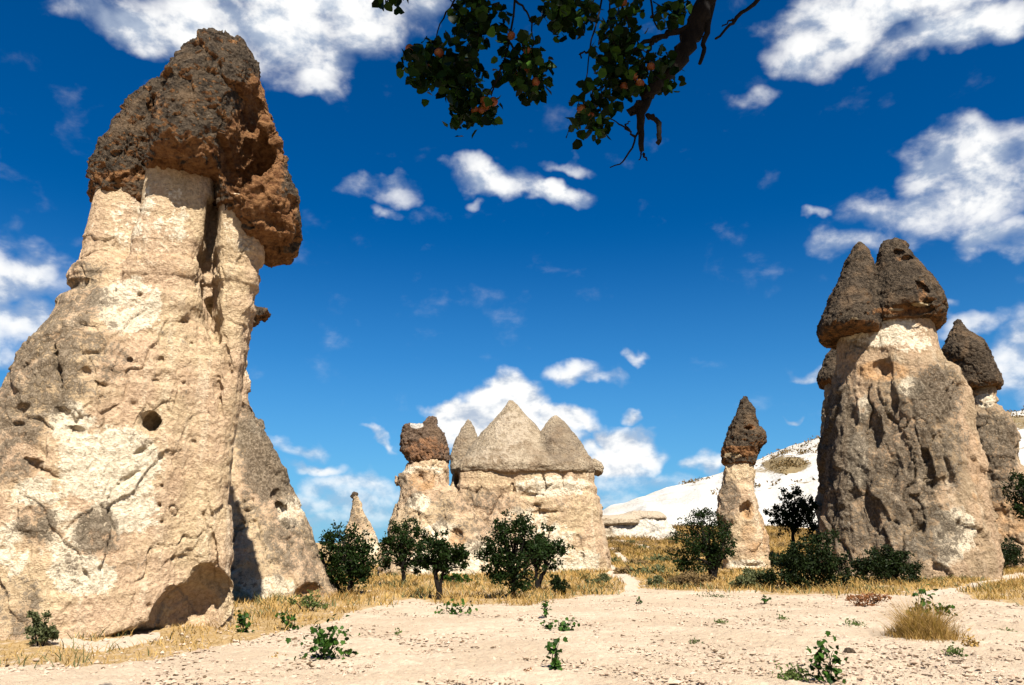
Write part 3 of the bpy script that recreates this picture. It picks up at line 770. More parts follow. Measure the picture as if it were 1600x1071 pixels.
# --- 3 far pinnacle behind the trees
Y3 = 52.0
b0 = PXP(565, 905, Y3); b0[2] = 0
R3 = thing('rock_pinnacle', b0, 'narrow pale rock pinnacle rising above the left orchard trees', 'rock pinnacle')
f3 = loft([(770, 549, 560), (785, 546, 567), (800, 543, 573), (840, 537, 588), (870, 530, 600), (900, 522, 615), (930, 515, 625)], Y3, 0.9, 2.2, bot=-1)
rock_part('rock_stem', f3, 0.13, chip_disp(1.6, 0.2, 0.10, 0.10, 0.03, 0, 0.02, 1.5, 0.04, 5.5), M_tuff_mid, R3, [(553, 790, 12, 40, .6), (560, 830, 25, 40, .45)], [(575, 850, 25, 30, .4)])
tipc = PXP(554, 773, Y3)
rock_part('rock_cap', ell((tipc[0], Y3, tipc[2] - .05), (0.22, 0.22, 0.30)), 0.08, chip_disp(0.5, 0.2, 0.2, 0.1, 0.05, 0, 0, 1, 0.05, 1.), M_cap_far, R3)

# --- 4 chimney with the red-brown block on top
Y4 = 42.0
b0 = PXP(680, 905, Y4); b0[2] = 0
R4 = thing('fairy_chimney', b0, 'tan rock chimney carrying a rugged red-brown block beside the three-cone rock', 'rock chimney')
f4 = union([loft([(722, 634, 702), (745, 628, 701), (780, 619, 704), (820, 606, 715), (870, 598, 740), (905, 592, 765), (930, 590, 775)], Y4, 0.95, 2.3, bot=-1),
            loft([(760, 690, 712), (800, 690, 745), (850, 690, 780), (905, 690, 800), (930, 690, 805)], Y4, 1.0, 2.2, dy=-0.6, bot=-1)], 0.3)
kq = PXP(626, 752, Y4)
f4 = union([f4, ell((kq[0], Y4 - .3, kq[2]), (0.36, 0.5, 0.5))], 0.1)
nq = PXP(655, 745, 40.6)
f4 = cut(f4, [ell((nq[0], 40.6, nq[2]), (0.35, 0.5, 0.35), .4), ell((PXP(712, 835, 40)[0], 40.0, PXP(712, 835, 40)[2]), (0.35, 0.7, 0.45), .4)], 0.15)
dM = chip_disp(1.7, 0.12, 0.025, 0.08, 0.04, 0.02, 0.02, 1.4, 0.06, 21.0, plate=.10)
rock_part('rock_stem', f4, 0.13, dM, M_tuff_mid, R4, [(640, 770, 30, 30, .45), (690, 800, 30, 40, .5), (630, 820, 30, 40, .45), (740, 830, 40, 40, .5), (627, 752, 10, 16, .7), (720, 780, 30, 30, .45)],
          [(655, 785, 20, 16, .7), (690, 830, 40, 20, .5), (660, 735, 40, 10, .5), (700, 880, 80, 30, .5), (745, 860, 40, 20, .5)], [(660, 750, 30, 25, .5), (710, 790, 30, 40, .35), (715, 840, 20, 20, .5), (640, 840, 50, 30, .3)])
fb4 = union([loft([(650, 668, 682), (660, 664, 686), (672, 652, 690), (690, 640, 697), (705, 634, 702), (718, 636, 703), (726, 640, 700)], Y4, 0.9, 2.6, kr=.06),
             loft([(664, 632, 660), (672, 630, 664), (690, 626, 668), (705, 627, 668), (715, 632, 668), (724, 638, 668)], Y4, 1.0, 2.8, dy=-.3, kr=.06)], 0.08)
q1 = PXP(636, 696, 40.4); q2 = PXP(672, 678, 40.5); q3 = PXP(690, 700, 40.5); q4 = PXP(658, 688, 40.4)
fb4 = cut(fb4, [ell((q1[0], 40.5, q1[2]), (.32, .4, .2)), ell((q2[0], 40.7, q2[2]), (.25, .5, .4)), ell((q3[0], 40.8, q3[2]), (.2, .5, .35)), ell((q4[0], 40.5, q4[2]), (.28, .4, .15))], .06)
rock_part('rock_cap', fb4, 0.085, chip_disp(0.8, 0.10, 0.06, 0.16, 0.08, 0, 0.08, 1, 0.08, 4., plate=.16), M_cap_red, R4, None, [(651, 664, 11, 6, 1.0)], [(665, 702, 45, 26, .46), (640, 700, 20, 20, .3)], under=.5)

# --- 5 the broad rock under three cones
Y5 = 45.0
b0 = PXP(825, 905, Y5); b0[2] = 0
R5 = thing('fairy_chimney', b0, 'broad pale rock mass roofed by three joined grey cones', 'rock chimney')
f5 = loft([(728, 712, 922), (740, 708, 926), (760, 706, 930), (800, 704, 936), (850, 698, 945), (905, 690, 954), (935, 688, 956)], Y5, 0.74, 3.2, bot=-1)
crackq = [pocket(f5, 714, 754, (0.22, 1.0, 0.62), 0, .3)]
for (qx, qy, a, b, r) in [(770, 800, .16, 1.3, -.5), (745, 770, .12, .8, -.6), (905, 850, .08, 1.2, .15), (820, 775, .9, .05, .05), (860, 800, 1.2, .06, 0.03), (800, 757, .06, .6, 0.1), (850, 750, .05, .6, 0), (880, 752, .05, .5, .05), (908, 752, .05, .5, 0)]:
    crackq.append(pocket(f5, qx, qy, (a, 0.3, b), r, 0))
f5 = cut(f5, crackq, 0.12)
d5a = chip_disp(1.8, 0.09, 0.04, 0.07, 0.035, 0.06, 0.03, 1.2, 0.06, 31.0, plate=.07)
def d5b(V, N):
    k = sstep(732, 765, proj(V)[1])
    return d5a(V, N) * (.3 + .7 * k)[:, None]
rock_part('rock_stem', f5, 0.15, d5b, M_tuff_mid, R5,
          [(790, 800, 50, 30, .42), (880, 800, 50, 40, .32), (920, 860, 40, 40, .35), (750, 780, 40, 20, .5), (760, 840, 50, 40, .4)], [(860, 760, 80, 20, .5), (820, 820, 60, 40, .4), (900, 880, 50, 30, .5), (780, 860, 50, 40, .4), (870, 840, 40, 30, .45)], [(790, 775, 30, 30, .3), (850, 790, 90, 8, .3)])
cone = loft([(624, 795, 801), (634, 788, 809), (650, 776, 823), (680, 750, 850), (700, 735, 870), (715, 724, 885), (728, 713, 900), (739, 704, 912), (744, 712, 905)], Y5, 0.88, 2.1, dy=0.0, kr=.06, bmax=3.15)
cone_r = loft([(648, 865, 870), (656, 858, 878), (670, 847, 892), (690, 836, 908), (715, 826, 921), (736, 818, 929), (744, 825, 925)], Y5, 0.95, 2.15, dy=-0.95, kr=.06)
cone_l = loft([(654, 729, 735), (668, 722, 742), (690, 710, 748), (712, 704, 756), (742, 704, 760)], Y5, 1.0, 2.2, dy=1.6, kr=.06)
roof = union([cone, cone_r, cone_l, loft([(720, 722, 922), (735, 707, 928), (744, 712, 925)], Y5, .80, 3.1, kr=.1)], 0.22)
def d5(V, N):
    d = chip_disp(1.2, 0.05, 0.012, 0.03, 0.03, 0.03, 0.0, 1.0, 0.02, 41.0, plate=.02)(V, N)
    px, py = proj(V)
    rim = np.exp(-((py - 740) / 7) ** 2) * 0.14 * fbm(V * np.array([1.5, 1.5, .3]), 2)
    return d + N * rim[:, None]
rock_part('rock_cap', roof, 0.12, d5, M_cap_pale, R5, [(880, 690, 45, 50, .55), (727, 680, 24, 40, .5), (800, 632, 10, 10, .4), (745, 725, 40, 14, .35)], [(800, 670, 40, 40, .45), (770, 710, 50, 20, .4), (800, 690, 60, 40, .3)], [(800, 738, 120, 6, .6)], under=.5)
kq = PXP(933, 733, Y5)
kb = union([ell((kq[0], Y5 - .3, kq[2]), (.36, .45, .42)), ell((kq[0] - .3, Y5 - .3, kq[2] + .1), (.35, .4, .45))], .15)
rock_part('rock_knob', kb, 0.1, chip_disp(.8, .12, .1, .1, .04, 0, 0, 1, .05, 6.), M_cap_pale, R5, None, None, [(933, 742, 12, 8, .6)], under=.6)

# --- 6 slim chimney
Y6 = 42.5
b0 = PXP(1165, 885, Y6); b0[2] = float(ground_z(b0[0], Y6))
R6 = thing('fairy_chimney', b0, 'slim rock chimney with a crooked dark pointed cap beside a round orchard tree', 'rock chimney')
f6 = loft([(714, 1136, 1179), (735, 1132, 1178), (760, 1127, 1178), (775, 1122, 1180), (800, 1116, 1185), (830, 1120, 1195), (860, 1126, 1203), (885, 1130, 1208), (905, 1132, 1210)], Y6, 0.95, 2.3, bot=-1)
f6 = cut(f6, [pocket(f6, 1167, 797, (.36, .6, .50), -.45, .05), pocket(f6, 1165, 752, (.5, .12, .05), .2), pocket(f6, 1172, 884, (.7, .2, .06), 0)], .08)
rock_part('rock_stem', f6, 0.12, chip_disp(1.5, .12, .05, .07, .035, .03, .02, 1.3, .05, 51., plate=.08), M_tuff_mid, R6, [(1140, 780, 22, 40, .6), (1150, 740, 25, 16, .3), (1130, 820, 20, 40, .5)], [(1165, 882, 40, 8, .6)],
          [(1180, 840, 30, 40, .42), (1160, 765, 25, 20, .3), (1170, 800, 14, 18, .5)])
fc6 = union([loft([(621, 1160, 1167), (630, 1155, 1174), (640, 1150, 1180), (655, 1144, 1182), (670, 1138, 1187), (683, 1133, 1197), (692, 1130, 1196), (702, 1127, 1190), (716, 1127, 1182), (727, 1130, 1179)], Y6, .95, 2.4, kr=.05)])
q = PXP(1172, 668, 41.4); fc6 = cut(fc6, [ell((q[0], 41.6, q[2]), (.28, .5, .12)), ell((PXP(1150, 701, 41.3)[0], 41.3, PXP(1150, 701, 41.3)[2]), (.7, .35, .10))], .06)
rock_part('rock_cap', fc6, 0.085, chip_disp(.7, .10, .06, .15, .09, 0, .03, 1, .06, 12., plate=.12), M_cap_far, R6, None, [(1145, 712, 20, 6, .5)], [(1150, 706, 40, 10, .8), (1172, 668, 10, 5, .6)], under=.8)

# --- 7 the big right tower
Y7 = 40.0
b0 = PXP(1420, 905, Y7); b0[2] = 0
R7 = thing('fairy_chimney', b0, 'massive lichen-streaked rock tower with a dark two-peaked cap above the bushes', 'rock chimney')
f7 = union([loft([(480, 1318, 1450), (500, 1311, 1456), (530, 1305, 1462), (560, 1301, 1466), (580, 1297, 1474), (640, 1288, 1495), (720, 1280, 1515), (800, 1271, 1530), (870, 1267, 1545), (910, 1265, 1550), (935, 1265, 1552)], Y7, .9, 2.5, bot=-1),
            loft([(562, 1440, 1478), (585, 1420, 1500), (620, 1415, 1514), (700, 1410, 1532), (800, 1400, 1549), (870, 1395, 1560), (910, 1392, 1563), (935, 1390, 1565)], Y7, .95, 2.5, dy=-.9, bot=-1, kr=.5)], .35)
cuts = []
for (qx, qy, a, b, r) in [(1356, 665, .5, 1.3, .15), (1400, 650, .35, .9, -.25), (1440, 690, .12, 1.8, .12), (1360, 780, .14, 2.2, .1), (1395, 745, .3, .9, -.2), (1470, 755, .7, .14, .2), (1370, 575, .8, .3, .2), (1475, 700, .12, 1.6, .1), (1300, 720, .2, 1.2, 0), (1425, 800, .3, .9, .2), (1330, 640, .12, .9, .2)]:
    cuts.append(pocket(f7, qx, qy, (a, 0.32, b), r, 0))
cuts.append(pocket(f7, 1451, 606, (.13, .6, .13), 0, .1))
f7 = cut(f7, cuts, .18)
d7a = chip_disp(2.0, .10, .022, .10, .05, .02, .02, 2.2, .07, 61., .75, plate=.16, runnel=.04)
def d7(V, N):
    px, py = proj(V)
    k = sstep(520, 590, py)
    flut = (1 - k) * 0.14 * perlin(V * np.array([1.1, 1.1, 0.16]))
    gul = k * 0.17 * perlin(V * np.array([.55, .55, .10]) + 3.3)
    return d7a(V, N) * (.22 + .78 * k)[:, None] + N * (flut + gul)[:, None]
rock_part('rock_stem', f7, 0.145, d7, M_tuff_tower, R7, [(1400, 720, 110, 140, .66), (1310, 720, 45, 150, .85), (1460, 620, 50, 60, .8), (1430, 830, 100, 70, .62), (1330, 830, 50, 50, .62), (1480, 700, 40, 80, .55)],  # lichen; the left-edge patch also paints in the tower's shaded side
          [(1340, 720, 22, 60, .55), (1380, 520, 80, 30, .5), (1420, 530, 50, 30, .4), (1425, 605, 25, 20, .55), (1490, 830, 50, 50, .5), (1350, 640, 14, 30, .5), (1460, 860, 60, 40, .4), (1320, 800, 30, 40, .35)],
          [(1380, 580, 60, 22, .5), (1530, 750, 18, 130, .35), (1430, 760, 40, 60, .3), (1500, 640, 20, 40, .25), (1320, 560, 20, 30, .35), (1430, 700, 25, 40, .3)])
fc7 = union([loft([(379, 1340, 1346), (388, 1333, 1354), (400, 1327, 1361), (425, 1314, 1368), (450, 1303, 1372), (480, 1290, 1376), (508, 1279, 1382), (522, 1275, 1382), (530, 1279, 1376)], Y7, 1.85, 2.1, kr=.05, dy=-.2),
             loft([(377, 1383, 1397), (382, 1377, 1412), (395, 1372, 1422), (420, 1366, 1440), (445, 1362, 1458), (468, 1356, 1474), (488, 1352, 1480), (504, 1352, 1477), (513, 1355, 1470)], Y7, 1.5, 2.7, kr=.05, dy=-.35)], .07)
cuts = []
for (qx, qy, a, b, r) in [(1405, 393, .22, .25, .3), (1420, 402, .35, .14, .1), (1442, 446, .14, .5, .6), (1452, 470, .35, .08, .1)]:
    cuts.append(pocket(fc7, qx, qy, (a, 0.5, b), r, 0))
cuts.append(pocket(fc7, 1412, 486, (1.6, .40, .36), .10, 0))
fc7 = cut(fc7, cuts, .07)
rock_part('rock_cap', fc7, 0.10, chip_disp(.9, .05, .02, .10, .08, 0, .03, 1, .04, 71., plate=.10), M_cap_far, R7, None, [(1400, 484, 16, 3, .5), (1438, 476, 18, 4, .6), (1335, 498, 14, 4, .4)], [(1410, 486, 60, 8, .55), (1440, 455, 12, 25, .4), (1405, 402, 12, 10, .35)], under=.55)

# --- 8 the chimney hidden behind the tower, only its left edge shows
Y8 = 49.0
b0 = PXP(1300, 890, Y8); b0[2] = float(ground_z(b0[0], Y8))
R8 = thing('fairy_chimney', b0, 'chimney mostly hidden behind the two-peaked tower with its dark cap edge showing', 'rock chimney')
rock_part('rock_stem', loft([(590, 1285, 1335), (640, 1284, 1340), (760, 1279, 1350), (905, 1275, 1360)], Y8, .9, 2.4, bot=-1), 0.18, chip_disp(1.6, .15, .1, .08, .03, .02, 0, 1.2, .04, 81.), M_tuff_tower, R8, base=.4)
rock_part('rock_cap', loft([(528, 1308, 1325), (545, 1296, 1335), (570, 1284, 1345), (588, 1275, 1348), (599, 1274, 1345), (604, 1290, 1340)], Y8, .95, 2.4, kr=.05), 0.13, chip_disp(.8, .14, .14, .16, .07, 0, 0, 1, .06, 77.), M_cap_far, R8, under=.6)

# --- 9 the right-hand chimney with a tilted dark cap
Y9 = 50.0
b0 = PXP(1560, 850, Y9); b0[2] = float(ground_z(b0[0], Y9))
R9 = thing('fairy_chimney', b0, 'squat brown chimney with a tall dark tilted cap behind the right side of the tower', 'rock chimney')
f9 = loft([(592, 1512, 1556), (612, 1512, 1556), (628, 1510, 1558), (645, 1506, 1572), (680, 1504, 1588), (720, 1502, 1598), (800, 1498, 1606), (870, 1492, 1614), (900, 1490, 1616)], Y9, .9, 2.4, bot=-1)
f9 = union([f9, loft([(720, 1560, 1600), (780, 1545, 1640), (880, 1530, 1665), (900, 1530, 1668)], Y9, 1.0, 2.4, dy=-.8, bot=-1, kr=.6)], .4)
rock_part('rock_stem', f9, 0.16, chip_disp(1.9, .14, .06, .10, .04, .04, .02, 1.3, .07, 91., plate=.12), M_tuff_tower, R9, [(1550, 690, 60, 60, .7), (1560, 760, 60, 30, .6)], [(1540, 625, 22, 14, .5)], [(1570, 800, 60, 60, .45)])
fc9 = loft([(499, 1492, 1502), (508, 1488, 1505), (520, 1481, 1516), (530, 1477, 1531), (545, 1469, 1543), (552, 1470, 1546), (575, 1480, 1557), (592, 1485, 1567), (602, 1486, 1569), (608, 1492, 1564)], Y9, .95, 2.4, kr=.05)
rock_part('rock_cap', fc9, 0.11, chip_disp(.9, .05, .02, .10, .08, 0, 0, 1, .04, 97., plate=.10), M_cap_far, R9, under=.5)

# --- 10 low white ledge on the slope
Y10 = 80.0
b0 = PXP(1000, 838, Y10); b0[2] = float(ground_z(b0[0], Y10))
R10 = thing('rock_ledge', b0, 'low white eroded ledge with a flat cream lid on the grassy slope', 'rock ledge')
f10 = union([loft([(806, 975, 1032), (815, 965, 1042), (835, 950, 1056), (860, 940, 1064)], Y10, .7, 2.5, bot=0.5), loft([(812, 915, 985), (826, 905, 995), (860, 900, 1005)], Y10, .8, 2.5, bot=.5)], .5)
rock_part('rock_body', f10, 0.22, chip_disp(2.2, .2, .1, .12, .03, .05, 0, 1, .05, 7.7), tuff_mat('white_tuff_ledge', 2.5, (.58, .49, .36), (.55, .45, .32), (.74, .68, .58)), R10, None, [(1010, 825, 60, 20, .8)], [(960, 830, 40, 10, .3)])
lid = union([loft([(799, 985, 1030), (804, 972, 1038), (810, 968, 1042), (814, 975, 1038)], Y10, .75, 3.0, kr=.1), loft([(806, 930, 990), (811, 915, 1000), (818, 908, 1002), (822, 912, 996)], Y10, .85, 3.0, kr=.1)], .5)
rock_part('rock_lid', lid, 0.15, chip_disp(1.5, .08, .05, .05, .02, .03, 0, 1, .03, 9.9), M_cap_pale, R10, None, [(985, 803, 80, 10, .7)])

# ------------------------------------------------------------------ vegetation
def tube(pts, rad, seg=7, jitter=0.0):
    pts = np.asarray(pts, float); n = len(pts)
    tang = np.gradient(pts, axis=0); tang /= np.maximum(np.linalg.norm(tang, axis=1, keepdims=True), 1e-9)
    ref = np.array([0.31, 0.87, 0.38])
    V = []
    for k in range(n):
        u = np.cross(tang[k], ref); u /= max(np.linalg.norm(u), 1e-6); w = np.cross(tang[k], u)
        for s in range(seg):
            a = 2 * math.pi * s / seg
            r = rad[k] * (1 + jitter * (random.random() - .5))
            V.append(pts[k] + r * (math.cos(a) * u + math.sin(a) * w))
    F = []
    for k in range(n - 1):
        for s in range(seg):
            s2 = (s + 1) % seg
            F.append((k * seg + s, k * seg + s2, (k + 1) * seg + s2, (k + 1) * seg + s))
    V += [pts[0], pts[-1]]; a, b = n * seg, n * seg + 1
    for s in range(seg):
        F.append((a, (s + 1) % seg, s, s)); F.append((b, (n - 1) * seg + s, (n - 1) * seg + (s + 1) % seg, (n - 1) * seg + (s + 1) % seg))
    return np.array(V), np.array(F)
def fixq(F):
    return F
def smooth_path(ctrl, n=14, wob=0.0):
    ctrl = np.asarray(ctrl, float)
    t = np.linspace(0, 1, len(ctrl)); tt = np.linspace(0, 1, n)
    out_ = np.stack([np.interp(tt, t, ctrl[:, k]) for k in range(ctrl.shape[1])], 1)
    for _ in range(2):
        out_[1:-1] = out_[1:-1] * .5 + (out_[:-2] + out_[2:]) * .25
    if wob: out_[1:-1, :3] += rng.normal(size=(n - 2, 3)) * wob
    return out_
def tube_mesh(name, V, F, mat, root):
    V = np.asarray(V, float) - np.array(root.location)
    me = bpy.data.meshes.new(name)
    me.from_pydata(V.tolist(), [], [tuple(dict.fromkeys(f)) for f in F.tolist()])
    me.polygons.foreach_set('use_smooth', [True] * len(me.polygons)); me.update()
    return mk_obj(name, me, mat, root)
def merge(parts):
    Vs, Fs, o = [], [], 0
    for V, F in parts:
        Vs.append(V); Fs.append(F + o); o += len(V)
    return np.concatenate(Vs), np.concatenate(Fs)
def leaves_at(P, size, up=0.3, asp=0.6, droop=0.0, rg=rng, oval=False):
    """kite leaves with a centre fold: 2 quads each -> V, F, tint"""
    n = len(P)
    d = rg.normal(size=(n, 3)); d[:, 2] -= droop; d /= np.linalg.norm(d, axis=1, keepdims=True)
    nrm = rg.normal(size=(n, 3)); nrm[:, 2] += up
    s = np.cross(d, nrm); s /= np.maximum(np.linalg.norm(s, axis=1, keepdims=True), 1e-6)
    nn = np.cross(s, d)
    L = size * (0.65 + 0.7 * rg.random(n))[:, None]; Wd = L * asp * 0.5
    b = P; t = P + d * L + nn * L * -0.12; mid = P + d * L * 0.45
    l = mid + s * Wd + nn * Wd * 0.35; r = mid - s * Wd + nn * Wd * 0.35
    V = np.stack([b, r, t, l], 1).reshape(-1, 3)
    tn = np.clip(rg.random(n) * 0.75 + 0.25 * rg.random(n), 0, 1)
    if oval:
        k1, k2 = P + d * L * .22, P + d * L * .70 - nn * L * .05
        V = np.stack([b, k1 - s * Wd * .95 + nn * Wd * .3, k2 - s * Wd * .85 + nn * Wd * .25, t, k2 + s * Wd * .85 + nn * Wd * .25, k1 + s * Wd * .95 + nn * Wd * .3], 1).reshape(-1, 3)
        return V, np.arange(n * 6).reshape(-1, 6), np.repeat(tn, 6)
    F = np.arange(n * 4).reshape(-1, 4)
    tint = np.repeat(tn, 4)
    return V, F, tint
def crown_points(blobs, Y, n, depth=0.9, rg=rng, clump=0.125):
    """points spread in uneven clumps through ellipsoids traced as (px, py, rx, ry)"""
    vol = np.array([b[2] * b[3] * b[2] for b in blobs], float) ** 0.85; vol /= vol.sum()
    P = []
    for b, w in zip(blobs, vol):
        k = max(int(n * w), 8)
        c = PXP(b[0], b[1], Y); s = pxsize(Y)
        nc = max(int(k / 44), 5)
        d = rg.normal(size=(nc, 3)); d /= np.linalg.norm(d, axis=1, keepdims=True)
        r = rg.random(nc) ** (0.45)
        cl = d * r[:, None] * (0.86 + 0.24 * rg.random(nc))[:, None]
        pick = rg.integers(0, nc, k)
        q = cl[pick] + rg.normal(size=(k, 3)) * clump
        q *= np.array([b[2] * s, b[2] * s * depth, b[3] * s])
        q[:, 1] += (b[4] if len(b) > 4 else 0)
        P.append(c + q)
    return np.concatenate(P)
def tree(name, base, Y, stems, blobs, n, leaf, label, cat, mat, group=None, leafname='crown'):
    """stems: list of (list of px points, start radius px, end radius px)"""
    gx, gzv = PX(base[0], base[1], Y)
    root = thing(name, (float(gx), Y, float(ground_z(gx, Y))), label, cat, group)
    s = pxsize(Y)
    P = crown_points(blobs, Y, n)
    P[:, 2] = np.maximum(P[:, 2], ground_z(P[:, 0], P[:, 1]) + 0.05)
    parts = []
    tops = []
    for k, (pts, r0, r1) in enumerate(stems):
        ctrl = np.array([PXP(a, b, Y) for a, b in pts])
        ctrl[0, 2] = min(ctrl[0, 2], float(ground_z(ctrl[0, 0], Y)) - 0.1)
        path = smooth_path(ctrl, 12, 0.15 * r0 * s)
        parts.append(tube(path, np.linspace(r0 * s, r1 * s, 12), 8, .2))
        tops.append(path)
    tv, tf = merge(parts)
    tube_mesh('trunk', tv, tf, M_bark, root)
    bp = []
    for k in range(min(26, 6 + n // 250)):
        path = tops[k % len(tops)]
        st = path[rng.integers(6, 12)]
        en = P[rng.integers(0, len(P))]
        midp = (st + en) / 2 + np.array([0, 0, 0.12 * np.linalg.norm(en - st)])
        bp.append(tube(smooth_path([st, midp, en], 7, 0.01), np.linspace(stems[0][2] * s * 0.7, 0.006, 7), 5))
    bv, bf = merge(bp)
    tube_mesh('branch', bv, bf, M_bark, root)
    V, F, t = leaves_at(P, leaf * .92)
    t = np.clip(t * .6 + .5 * np.repeat(fbm(P * 1.4, 2) + .35, 4), 0, 1)
    o = part(leafname, V, F, mat, root, {'tint': t}, smooth=False)
    return root
YT = 25.0
def ty(px, py):
    return float(gpt(px, py)[1])
ORCH = 'orchard trees at the field edge'
tree('orchard_tree', (545, 930), ty(545, 930), [([(545, 930), (548, 905), (550, 875)], 5, 3)], [(545, 870, 40, 42), (520, 855, 24, 22), (565, 890, 26, 28), (530, 905, 24, 20), (525, 828, 7, 14), (560, 850, 22, 24), (510, 845, 14, 12)], 5200, .11, 'dark leafy tree between the grey rock cone and the narrow pinnacle', 'tree', M_leaf, ORCH)
tree('orchard_tree', (631, 915), ty(631, 917), [([(631, 916), (630, 895), (628, 870)], 3.5, 2.5)], [(630, 855, 34, 34), (612, 865, 20, 22), (650, 850, 20, 28), (630, 825, 22, 16), (645, 882, 20, 14), (608, 845, 14, 14)], 4200, .11, 'dark small tree in front of the chimney with the red-brown block', 'tree', M_leaf, ORCH)
tree('orchard_tree', (686, 938), ty(686, 938), [([(687, 938), (684, 915), (678, 890), (676, 870)], 4, 2.5), ([(687, 932), (689, 910), (694, 885)], 3, 2)], [(690, 865, 34, 26), (668, 875, 22, 20), (712, 875, 24, 22), (692, 840, 12, 16), (676, 848, 10, 10), (722, 862, 14, 12), (660, 890, 14, 12), (695, 830, 4, 10)], 3600, .10, 'sparse tree with a forked bare trunk at the sand edge', 'tree', M_leaf, ORCH)
tree('orchard_tree', (801, 935), ty(801, 937), [([(801, 937), (802, 915), (800, 880)], 4, 3)], [(800, 865, 42, 42), (770, 875, 26, 30), (800, 825, 30, 22), (825, 850, 26, 30), (800, 900, 34, 24), (762, 895, 16, 14), (820, 815, 16, 12), (785, 820, 16, 14)], 6500, .10, 'biggest dense dark tree in front of the three-cone rock', 'tree', M_leaf, ORCH)
tree('orchard_tree', (838, 922), ty(838, 924), [([(836, 923), (846, 900), (858, 880)], 4, 2), ([(838, 923), (838, 900), (836, 880)], 3, 2)], [(860, 850, 24, 20), (850, 870, 26, 18), (878, 858, 16, 12), (856, 828, 12, 12), (866, 882, 12, 10), (890, 855, 7, 6), (840, 855, 20, 24)], 3000, .11, 'spreading tree with leaning stems right beside the biggest dense tree', 'tree', M_leaf, ORCH)
tree('orchard_tree', (1112, 908), ty(1112, 909), [([(1114, 910), (1113, 893), (1108, 870)], 5.5, 3.5), ([(1114, 898), (1120, 885), (1124, 872)], 3, 2)], [(1098, 850, 42, 42), (1070, 860, 28, 28), (1125, 865, 26, 22), (1100, 815, 30, 20), (1125, 830, 22, 20), (1146, 850, 12, 10), (1060, 880, 16, 14), (1085, 885, 26, 14)], 6800, .11, 'round dark tree on a short trunk in front of the slim chimney', 'tree', M_leaf, ORCH)
tree('slope_tree', (1238, 850), 48.0, [([(1238, 856), (1239, 840), (1238, 815)], 3, 2)], [(1240, 800, 30, 26), (1215, 805, 18, 16), (1235, 772, 18, 16), (1258, 790, 18, 18), (1205, 800, 10, 10), (1265, 820, 20, 20), (1225, 825, 20, 14)], 4200, .17, 'dark tree standing behind bushes left of the two-peaked tower', 'tree', M_leaf)
tree('slope_tree', (1605, 850), 44.0, [([(1608, 850), (1606, 810), (1602, 780)], 4, 2)], [(1600, 765, 28, 26), (1585, 750, 14, 12), (1620, 780, 40, 40), (1596, 790, 16, 14)], 3000, .16, 'dark tree at the foot of the squat brown chimney with tilted cap', 'tree', M_leaf)
def bush(name, blobs, basep, n, leaf, label, mat, cat='bush', group=None, Y=None):
    Y = ty(*basep) if Y is None else Y
    st = [([(basep[0] + dx * .3, basep[1]), (basep[0] + dx, basep[1] - h * .5), (basep[0] + dx * 1.6, basep[1] - h)], 1.2, .5) for dx, h in
          [(-blobs[0][2] * .35, blobs[0][3]), (0, blobs[0][3] * 1.2), (blobs[0][2] * .35, blobs[0][3])]]
    return tree(name, basep, Y, st, blobs, n, leaf, label, cat, mat, group, 'foliage')
G = 'dark bushes along the foot of the two-peaked tower'
bush('bush', [(1262, 885, 44, 34), (1225, 895, 30, 24), (1290, 870, 30, 34), (1275, 845, 20, 14), (1300, 895, 26, 24), (1240, 870, 24, 20), (1205, 900, 16, 14)], (1262, 921), 8000, .11, 'largest dark bush heaped against the left foot of the two-peaked tower', M_bushleaf, group=G)
bush('bush', [(1385, 885, 40, 26), (1355, 888, 26, 24), (1412, 888, 26, 22), (1385, 868, 30, 16)], (1385, 914), 6000, .11, 'wide low dark bush in front of the middle of the tower base', M_bushleaf, group=G)
bush('bush', [(1560, 865, 34, 22), (1535, 870, 18, 18), (1585, 870, 18, 16), (1545, 850, 18, 10), (1575, 845, 10, 8)], (1560, 893), 4200, .12, 'open twiggy bush at the right corner of the tower base', M_bushleaf, group=G)
bush('bush', [(1490, 888, 18, 14), (1478, 892, 12, 10)], (1490, 904), 1200, .11, 'small thin grey-green bush against the pale foot of the tower', M_olive, group=G)
bush('bush', [(1175, 905, 26, 14), (1160, 910, 16, 10), (1195, 912, 18, 10)], (1175, 920), 2200, .11, 'low green shrub spreading between the round tree and the largest bush', M_olive, group=G)
bush('bush', [(872, 912, 14, 13), (880, 920, 10, 8), (865, 906, 8, 8)], (872, 930), 1400, .08, 'small dark bush at the foot of the spreading tree', M_bushleaf)
bush('bush', [(712, 905, 20, 8), (700, 902, 12, 7)], (712, 914), 900, .10, 'low green shrub in the grass behind the forked tree', M_vineleaf)
bush('bush', [(1075, 905, 30, 12), (1050, 912, 18, 8)], (1075, 918), 1800, .10, 'low brown-olive shrub under the round dark tree', M_brown)
bush('bush', [(940, 905, 16, 9), (925, 908, 10, 7)], (935, 915), 900, .09, 'olive shrub at the right foot of the three-cone rock', M_olive)
bush('bush', [(1030, 910, 14, 8), (1018, 908, 10, 6)], (1030, 918), 700, .09, 'dull green tuft beside the trodden path', M_olive)
bush('shrub', [(64, 985, 18, 22), (58, 968, 10, 10), (76, 990, 12, 16), (48, 960, 5, 5)], (64, 1011), 1500, .06, 'grey-green shrub at the foot of the giant chimney', M_olive, 'shrub')
bush('shrub', [(480, 942, 30, 12), (462, 940, 14, 10), (500, 938, 18, 12), (490, 926, 10, 7)], (480, 955), 800, .055, 'airy yellow-green shrub before the grey rock cone', M_weed, 'shrub')
bush('shrub', [(1355, 938, 30, 9), (1335, 938, 14, 7), (1380, 934, 14, 6)], (1355, 948), 900, .06, 'rust-red dry shrub on the sand in front of the wide low bush', M_red, 'shrub')

